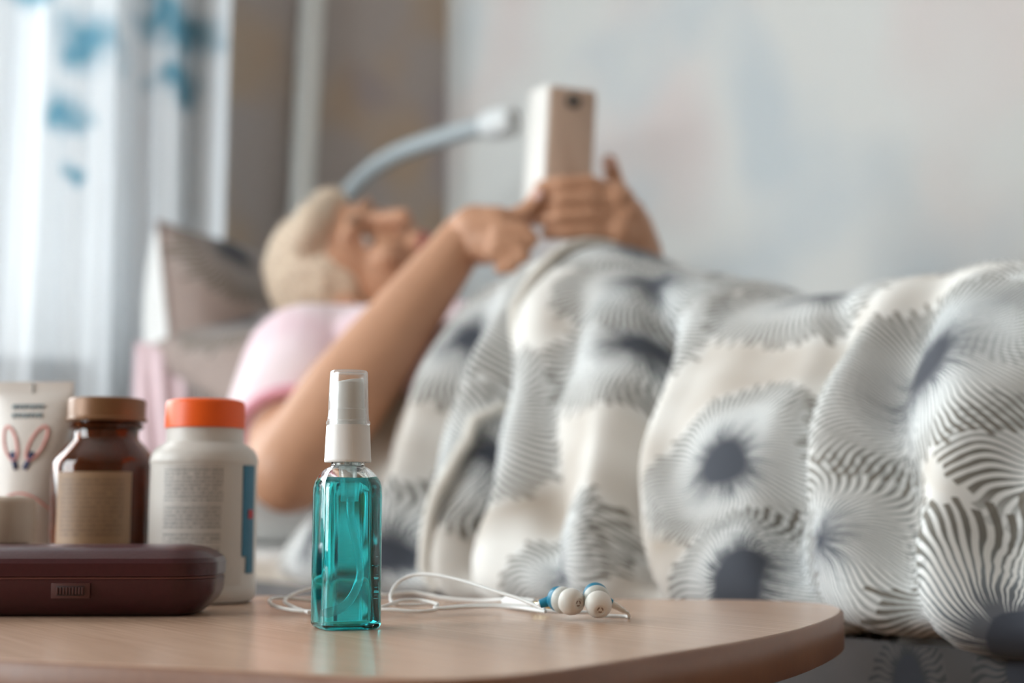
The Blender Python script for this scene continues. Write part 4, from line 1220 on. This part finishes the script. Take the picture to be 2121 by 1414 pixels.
# ------------------------------------------------------------------ jars and tube at the back
def print_mat(name, paper, ink, rows, x0=0.0, x1=1.0, size=0.004, heavy=0.55, gold=None):
    """rows of small unreadable print on a label (UV in metres)"""
    m, nt, b = new_mat(name)
    uv = coords(nt, 'UV')
    sp = nt.nodes.new('ShaderNodeSeparateXYZ'); nt.links.new(uv, sp.inputs[0])
    row = math_n(nt, 'DIVIDE', sp.outputs[1], size)
    fr = math_n(nt, 'FRACT', row); ri = math_n(nt, 'FLOOR', row)
    inrow = math_n(nt, 'LESS_THAN', fr, 0.55)
    cb = nt.nodes.new('ShaderNodeCombineXYZ'); nt.links.new(math_n(nt, 'DIVIDE', sp.outputs[0], size * 0.28), cb.inputs[0]); nt.links.new(math_n(nt, 'MULTIPLY', ri, 7.3), cb.inputs[1])
    n = noise(nt, cb.outputs[0], 1.0, 1)
    word = math_n(nt, 'GREATER_THAN', n.outputs[0], 0.43)
    vis = None
    for (z0, z1, a, bb) in rows:
        k = math_n(nt, 'MULTIPLY', math_n(nt, 'GREATER_THAN', sp.outputs[1], z0), math_n(nt, 'LESS_THAN', sp.outputs[1], z1))
        k = math_n(nt, 'MULTIPLY', k, math_n(nt, 'MULTIPLY', math_n(nt, 'GREATER_THAN', sp.outputs[0], a), math_n(nt, 'LESS_THAN', sp.outputs[0], bb)))
        vis = k if vis is None else math_n(nt, 'MAXIMUM', vis, k)
    f = math_n(nt, 'MULTIPLY', math_n(nt, 'MULTIPLY', inrow, word), math_n(nt, 'MULTIPLY', vis, heavy))
    nt.links.new(mix_c(nt, f, paper, ink), b.inputs['Base Color'])
    b.inputs['Roughness'].default_value = 0.45
    return m

def arc_label(name, c, r, a0, a1, z0, z1, mat, parent, n=24, thick=0.0003, uvz=0.0):
    """curved label hugging a round bottle; angles measured from the direction facing the camera, + to the right"""
    v, f, uv = [], [], []
    for rr in (r, r + thick):
        for j in range(2):
            for i in range(n + 1):
                a = a0 + (a1 - a0) * i / n
                d = cam_vec(math.sin(a), -math.cos(a), 0)
                v.append(c + d * rr + Vector((0, 0, z0 if j == 0 else z1)))
                uv.append((r * (a - a0), (0 if j == 0 else z1 - z0)))
    m = n + 1
    for i in range(n):
        o = 2 * m
        f += [(o + i, o + i + 1, o + m + i + 1, o + m + i), (i, m + i, m + i + 1, i + 1), (i, i + 1, o + i + 1, o + i), (m + i, o + m + i, o + m + i + 1, m + i + 1)]
    f += [(0, 2 * m, 3 * m, m), (n, m + n, 3 * m + n, 2 * m + n)]
    return auto_smooth(fix_normals(mesh(name, v, f, mat, parent, True, uv)), 40)

def build_white_bottle():
    D = 0.822
    c = on_table(421, D); c.z = TZ
    root = empty('supplement_bottle', c, 'white plastic supplement bottle with bright orange cap', 'bottle')
    R = 0.0306
    lathe('body', [(0.010, 0.0015), (R - 0.005, 0.0), (R - 0.0018, 0.0008), (R - 0.0004, 0.003), (R, 0.006), (R, 0.009), (R - 0.0004, 0.010), (R - 0.0004, 0.0775), (R, 0.0785), (R, 0.0800), (R - 0.0006, 0.0830), (R - 0.0025, 0.0862), (R - 0.0055, 0.0885), (R - 0.0080, 0.0898), (R - 0.0088, 0.0910), (R - 0.0088, 0.1045)], MAT['bottle_white'], root, 64, c)
    Rl = R - 0.0003
    W = Rl * 1.75
    rows = [(0.046, 0.0655, 0.013, 0.0475), (0.031, 0.0445, 0.013, 0.0465), (0.0235, 0.0295, 0.013, 0.0465), (0.012, 0.0215, 0.013, 0.0465), (0.006, 0.0085, 0.030, 0.0465)]
    lm = print_mat('supplement_print', (0.56, 0.52, 0.48), (0.16, 0.15, 0.15), rows, size=0.0021, heavy=0.75)
    lab = arc_label('label', c, Rl, -1.0, 0.98, 0.0105, 0.0770, lm, root)
    blue = simple('label_blue', (0.025, 0.15, 0.25), 0.45)
    arc_label('blue_stripe', c, Rl + 0.0002, 1.00, 1.38, 0.026, 0.0770, blue, root)
    arc_label('blue_stripe', c, Rl + 0.0002, 1.12, 1.38, 0.0165, 0.026, blue, root)
    red = simple('label_red', (0.45, 0.03, 0.04), 0.45)
    arc_label('red_mark', c, Rl + 0.0006, 1.16, 1.30, 0.047, 0.052, red, root, 6)
    dark = simple('barcode_ink', (0.09, 0.085, 0.09), 0.5)
    for i in range(13):
        a = 0.10 + 0.022 * i
        arc_label('barcode_bar', c, Rl + 0.0002, a, a + random.choice((0.007, 0.011, 0.015)), 0.0125, 0.0205, dark, lab, 2)
    rc = 0.0228
    n = 96
    def ring(rad, z, amp=0.0):
        return [c + Vector(((rad - (amp if k % 2 else 0)) * math.cos(2 * PI * k / n), (rad - (amp if k % 2 else 0)) * math.sin(2 * PI * k / n), z)) for k in range(n)]
    loops_mesh('orange_cap', [ring(rc - 0.003, 0.0985), ring(rc - 0.0004, 0.0985), ring(rc, 0.0990), ring(rc, 0.1000, 0.0004), ring(rc - 0.0004, 0.1125, 0.0004), ring(rc - 0.0012, 0.1140), ring(rc - 0.004, 0.1150), ring(rc - 0.008, 0.1153)], MAT['orange_cap'], root, ang=50)
build_white_bottle()

def build_amber():
    D = 0.850
    c = on_table(215, D); c.z = TZ
    root = empty('amber_bottle', c, 'brown glass pill bottle with tan lid and paper label', 'bottle')
    m, nt, b = new_mat('amber_glass')
    b.inputs['Base Color'].default_value = (0.30, 0.075, 0.02, 1)
    n = noise(nt, coords(nt), 25, 2)
    nt.links.new(mix_c(nt, n.outputs[0], (0.16, 0.035, 0.010), (0.26, 0.065, 0.016)), b.inputs['Base Color'])
    b.inputs['Transmission Weight'].default_value = 0.85; b.inputs['Roughness'].default_value = 0.05; b.inputs['IOR'].default_value = 1.5
    R = 0.0308; t = 0.0022
    o = [(0.008, 0.002), (R - 0.006, 0.0), (R - 0.002, 0.001), (R - 0.0004, 0.004), (R, 0.008), (R, 0.078), (R - 0.0012, 0.0815), (R - 0.0050, 0.0865), (R - 0.0105, 0.0925), (R - 0.0118, 0.0945), (R - 0.0118, 0.0990), (R - 0.0095, 0.1000), (R - 0.0092, 0.1018), (R - 0.0105, 0.1030), (R - 0.0125, 0.1035), (R - 0.0125, 0.1120)]
    inn = [(R - 0.0148, 0.1120), (R - 0.0148, 0.0945), (R - 0.0125, 0.0910), (R - 0.0070, 0.0850), (R - 0.0035, 0.0805), (R - t, 0.077), (R - t, 0.009), (R - t - 0.003, 0.004), (0.006, 0.0045)]
    lathe('glass_body', o + inn, m, root, 64, c)
    # a few brown gel capsules inside
    cap = simple('pill_brown', (0.13, 0.035, 0.018), 0.3, 0.2)
    for k in range(46):
        z = 0.010 + 0.0046 * (k // 4) + random.uniform(0, 0.002)
        a = random.uniform(0, 2 * PI); rr = random.uniform(0.006, R - 0.0090)
        p = c + Vector((rr * math.cos(a), rr * math.sin(a), z))
        d = Vector((random.uniform(-1, 1), random.uniform(-1, 1), random.uniform(-.3, .3)))
        lathe('capsule', [(0.0005, -0.0052), (0.0022, -0.0045), (0.0032, -0.0025), (0.0032, 0.0025), (0.0022, 0.0045), (0.0005, 0.0052)], cap, root, 8, p, basis(d), ang=80)
    lm = print_mat('amber_label_print', (0.32, 0.20, 0.115), (0.10, 0.06, 0.045), [(0.030, 0.064, 0.003, 0.042), (0.004, 0.026, 0.003, 0.042)], size=0.0026, heavy=0.6)
    arc_label('label', c, R + 0.0001, -0.72, 0.78, 0.006, 0.0738, lm, root)
    rc = 0.0225
    n = 90
    def ring(rad, z, amp=0.0):
        return [c + Vector(((rad - (amp if k % 2 else 0)) * math.cos(2 * PI * k / n), (rad - (amp if k % 2 else 0)) * math.sin(2 * PI * k / n), z)) for k in range(n)]
    loops_mesh('lid', [ring(rc - 0.003, 0.1042), ring(rc + 0.0008, 0.1042), ring(rc + 0.001, 0.1055), ring(rc, 0.1062), ring(rc, 0.1070, 0.0003), ring(rc, 0.1160, 0.0003), ring(rc - 0.0008, 0.1174), ring(rc - 0.003, 0.1180), ring(rc - 0.005, 0.1177)], MAT['tan_lid'], root, ang=50)
build_amber()

def build_cream_tube():
    D = 0.885
    c = on_table(60, D); c.z = TZ
    root = empty('cream_tube', c, 'white squeeze tube with pink and navy print standing behind the amber bottle', 'tube')
    M = Matrix.Translation(c) @ Matrix.Rotation(YAW + math.radians(-6), 4, 'Z')
    loops = []
    prof = [(0.019, 0.019, 0.022), (0.0195, 0.0195, 0.024), (0.0215, 0.0180, 0.05), (0.0240, 0.0120, 0.09), (0.0258, 0.0050, 0.118), (0.0262, 0.0014, 0.1235), (0.0262, 0.0011, 0.1245), (0.0262, 0.0011, 0.1312)]
    n = 48
    for a, b, z in prof:
        loops.append([M @ Vector((a * math.cos(2 * PI * k / n), b * math.sin(2 * PI * k / n), z)) for k in range(n)])
    tw = simple('tube_white', (0.66, 0.61, 0.57), 0.4, 0.02)
    loops_mesh('tube_body', loops, tw, root)
    lathe('screw_cap', [(0.015, 0.0), (0.0185, 0.0), (0.0190, 0.001), (0.0190, 0.021), (0.0180, 0.0225), (0.01, 0.0225)], tw, root, 48, c)
    # print: text block, two ear-like loops, navy strokes, pink dots
    def ypos(x, z):
        for i in range(len(prof) - 1):
            if prof[i][2] <= z <= prof[i + 1][2]:
                t = (z - prof[i][2]) / (prof[i + 1][2] - prof[i][2])
                a = prof[i][0] + t * (prof[i + 1][0] - prof[i][0]); b = prof[i][1] + t * (prof[i + 1][1] - prof[i][1])
                return -b * math.sqrt(max(0, 1 - (x / a) ** 2)) - 0.0003
        return 0
    def stroke(nm, pts, r, mat):
        P = [M @ Vector((x, ypos(x, z) , z)) for x, z in pts]
        v, f = tube_data(P, r, 8, 0, min(1.0, 0.0005 / r), hint=M.to_3x3() @ Vector((0, 1, 0)))
        fix_normals(mesh(nm, v, f, mat, root))
    pink = simple('print_pink', (0.72, 0.30, 0.27), 0.5); navy = simple('print_navy', (0.035, 0.05, 0.13), 0.5); grey = simple('print_grey', (0.16, 0.22, 0.25), 0.5); coral = simple('print_coral', (0.62, 0.30, 0.24), 0.5)
    for s in (-1, 1):
        el = [(s * (0.0085 + 0.0048 * math.cos(a) * 0.9 + 0.0035 * math.sin(a)), 0.0925 + 0.0105 * math.sin(a)) for a in [2 * PI * k / 20 for k in range(21)]]
        stroke('pink_loop', el, 0.0009, pink)
        stroke('navy_stroke', [(s * 0.0026, 0.0765), (s * 0.0048, 0.0820), (s * 0.0066, 0.0870)], 0.0017, navy)
    for (z, w) in ((0.1150, 0.0105), (0.1095, 0.0100)):
        x = -w
        while x < w:
            l = random.uniform(0.0012, 0.003)
            stroke('letter_mark', [(x, z), (x + l * .5, z + 0.0003), (x + l, z)], 0.0015, grey); x += l + 0.0009
    arc = [(-0.016 + 0.034 * k / 16, 0.062 - 0.10 * ((k - 8) / 16) ** 2 * 0.4) for k in range(17)]
    stroke('pink_loop', arc, 0.0006, pink)
    for (x, z, r, m_) in ((-0.004, 0.0585, 0.0015, grey), (0.0045, 0.0575, 0.0024, coral), (-0.004, 0.048, 0.0015, grey), (0.006, 0.052, 0.0032, pink), (0.007, 0.042, 0.004, coral), (0.0, 0.038, 0.003, pink)):
        stroke('print_dot', [(x - r, z), (x, z + 0.0002), (x + r, z)], r, m_)
    stroke('seam_line', [(0.0005, 0.1300), (0.0005, 0.1270), (0.0005, 0.1240)], 0.0004, grey)
build_cream_tube()

def build_small_jar():
    c = room(-0.2785, 0.782, TZ)
    root = empty('small_jar', c, 'small beige capped jar at the left edge behind the glasses case', 'jar')
    lathe('jar_body', [(0.012, 0.001), (0.0165, 0.0), (0.0180, 0.002), (0.0180, 0.030), (0.0170, 0.033), (0.0150, 0.034)], MAT['jar_beige'], root, 40, c)
    n = 72
    def ring(rad, z, amp=0.0):
        return [c + Vector(((rad - (amp if k % 2 else 0)) * math.cos(2 * PI * k / n), (rad - (amp if k % 2 else 0)) * math.sin(2 * PI * k / n), z)) for k in range(n)]
    loops_mesh('jar_cap', [ring(0.015, 0.0345), ring(0.0178, 0.0345), ring(0.0180, 0.0350, .0002), ring(0.0178, 0.0560, .0002), ring(0.0168, 0.0582), ring(0.0140, 0.0592), ring(0.008, 0.0595)], MAT['jar_beige'], root, ang=50)
build_small_jar()

# ------------------------------------------------------------------ earphones
def build_earphones():
    root = empty('earphones', on_table(1180, 0.70), 'white and teal in-ear earphones with tangled white cable', 'earphones')
    cr = 0.00092
    def cable(nm, pts, r=cr):
        P = []
        for (px, py, D) in pts:
            p = at(px, py, D)
            if p.z < TABLE_Z + r + 0.0002: p.z = TABLE_Z + r + 0.0002
            P.append(p)
        return tube(nm, spline(P, 10), r, MAT['white_cable'], root, 10)
    # big raised loop
    cable('cable', [(1128, 1262, 0.703), (1080, 1241, 0.712), (1020, 1222, 0.722), (960, 1203, 0.735), (905, 1191, 0.745), (860, 1190, 0.752), (830, 1202, 0.752), (813, 1222, 0.745), (809, 1242, 0.735), (822, 1252, 0.73), (860, 1252, 0.745), (905, 1250, 0.765)])
    # pair lying on the table, from the near bud into a narrow loop
    cable('cable', [(1130, 1266, 0.702), (1060, 1257, 0.722), (985, 1256, 0.726), (905, 1260, 0.722), (905, 1251, 0.728), (870, 1243, 0.735), (830, 1244, 0.730), (800, 1254, 0.715), (770, 1262, 0.712)])
    cable('cable', [(1235, 1268, 0.712), (1150, 1266, 0.712), (1060, 1254, 0.728), (985, 1253, 0.730), (915, 1259, 0.724), (895, 1264, 0.716), (860, 1266, 0.712), (805, 1262, 0.712), (740, 1264, 0.715), (660, 1266, 0.715), (600, 1262, 0.72), (563, 1252, 0.735), (562, 1240, 0.755), (590, 1238, 0.77), (650, 1244, 0.775), (720, 1246, 0.775)])
    cable('cable', [(640, 1268, 0.712), (610, 1258, 0.73), (590, 1246, 0.745), (600, 1234, 0.76), (630, 1222, 0.775), (670, 1216, 0.79), (720, 1220, 0.80), (800, 1232, 0.80)])
    cable('cable', [(800, 1232, 0.80), (860, 1228, 0.81), (930, 1240, 0.80), (1000, 1244, 0.79), (1058, 1241, 0.775)], 0.0011)
    # plug
    a, b = at(1050, 1240, 0.765), at(1108, 1239, 0.742)
    a.z = b.z = TABLE_Z + 0.0037
    d = b - a; B = basis(d)
    L = d.length
    pl = lathe('plug', [(0.0010, -0.004), (0.0022, -0.002), (0.0034, 0.0), (0.0034, L * 0.9), (0.0026, L)], MAT['white_cable'], root, 20, a, B)
    lathe('jack_tip', [(0.0019, L), (0.0019, L + 0.0045), (0.0016, L + 0.0048), (0.0019, L + 0.0052), (0.0019, L + 0.0110), (0.0012, L + 0.0125), (0.0016, L + 0.0132), (0.0005, L + 0.0150)], MAT['brass'], root, 20, a, B)
    # ear buds
    def bud(c, dirv, stem_dir, stem_len, root=root):
        """c: middle of the silicone tip; dirv: where the tip points"""
        d = dirv.normalized(); B = basis(d)
        h = lathe('earbud', [(0.0015, -0.0128), (0.0042, -0.0126), (0.0056, -0.0116), (0.0060, -0.0102), (0.0060, -0.0080)], MAT['teal_plastic'], root, 32, c, B)
        root = h
        lathe('bud_ring', [(0.0060, -0.0082), (0.0063, -0.0076), (0.0062, -0.0042), (0.0052, -0.0026), (0.003, -0.0022)], MAT['grey_ring'], root, 32, c, B)
        tip = lathe('silicone_tip', [(0.0040, -0.0030), (0.0058, -0.0032), (0.0064, -0.0018), (0.0064, 0.0000), (0.0059, 0.0024), (0.0048, 0.0042), (0.0034, 0.0052), (0.0026, 0.0055), (0.0023, 0.0054), (0.0021, 0.0049), (0.0001, 0.0048)], MAT['silicone'], root, 36, c, B, cap=(True, False))
        for k in range(3):
            a = 2 * PI * k / 3 + 0.5
            arc = [c + B @ Vector((0.0012 * math.cos(a + q), 0.0012 * math.sin(a + q), 0.0048)) for q in (-0.7, -0.35, 0, 0.35, 0.7)]
            tube('sound_slot', arc, 0.00034, MAT['dark_hole'], root, 8)
        s0 = c - d * 0.0100
        sd = stem_dir.normalized()
        tube('stem_boot', [s0 + sd * 0.003, s0 + sd * 0.0062, s0 + sd * 0.0090], lambda t: 0.0027 - 0.0006 * t, MAT['teal_plastic'], root, 16)
        tube('strain_relief', [s0 + sd * 0.0088, s0 + sd * (0.0088 + stem_len * 0.5), s0 + sd * (0.0088 + stem_len)], lambda t: 0.0018 - 0.0006 * t, MAT['silicone'], root, 14)
        return s0 + sd * (0.0088 + stem_len)
    c1 = on_table(1183, 0.690, 0.0068); c1.z = at(1183, 1246, 0.690).z
    e1 = bud(c1, cam_vec(0.62, -0.75, -0.10), cam_vec(-0.72, 0.1, -0.22), 0.001)
    c2 = at(1240, 1252, 0.684)
    e2 = bud(c2, cam_vec(0.10, -0.86, -0.42), cam_vec(0.78, 0.1, -0.45), 0.0075)
    p = [e2 - cam_vec(0.001, 0, 0), e2 + cam_vec(0.0015, 0.0, -0.0008), e2 + cam_vec(0.0022, 0.002, -0.003), e2 + cam_vec(0.0005, 0.008, -0.004), on_table(1240, 0.708, 0.001)]
    for q in p: q.z = max(q.z, TABLE_Z + 0.001)
    tube('cable', spline(p, 8), 0.0008, MAT['white_cable'], root, 10)
build_earphones()
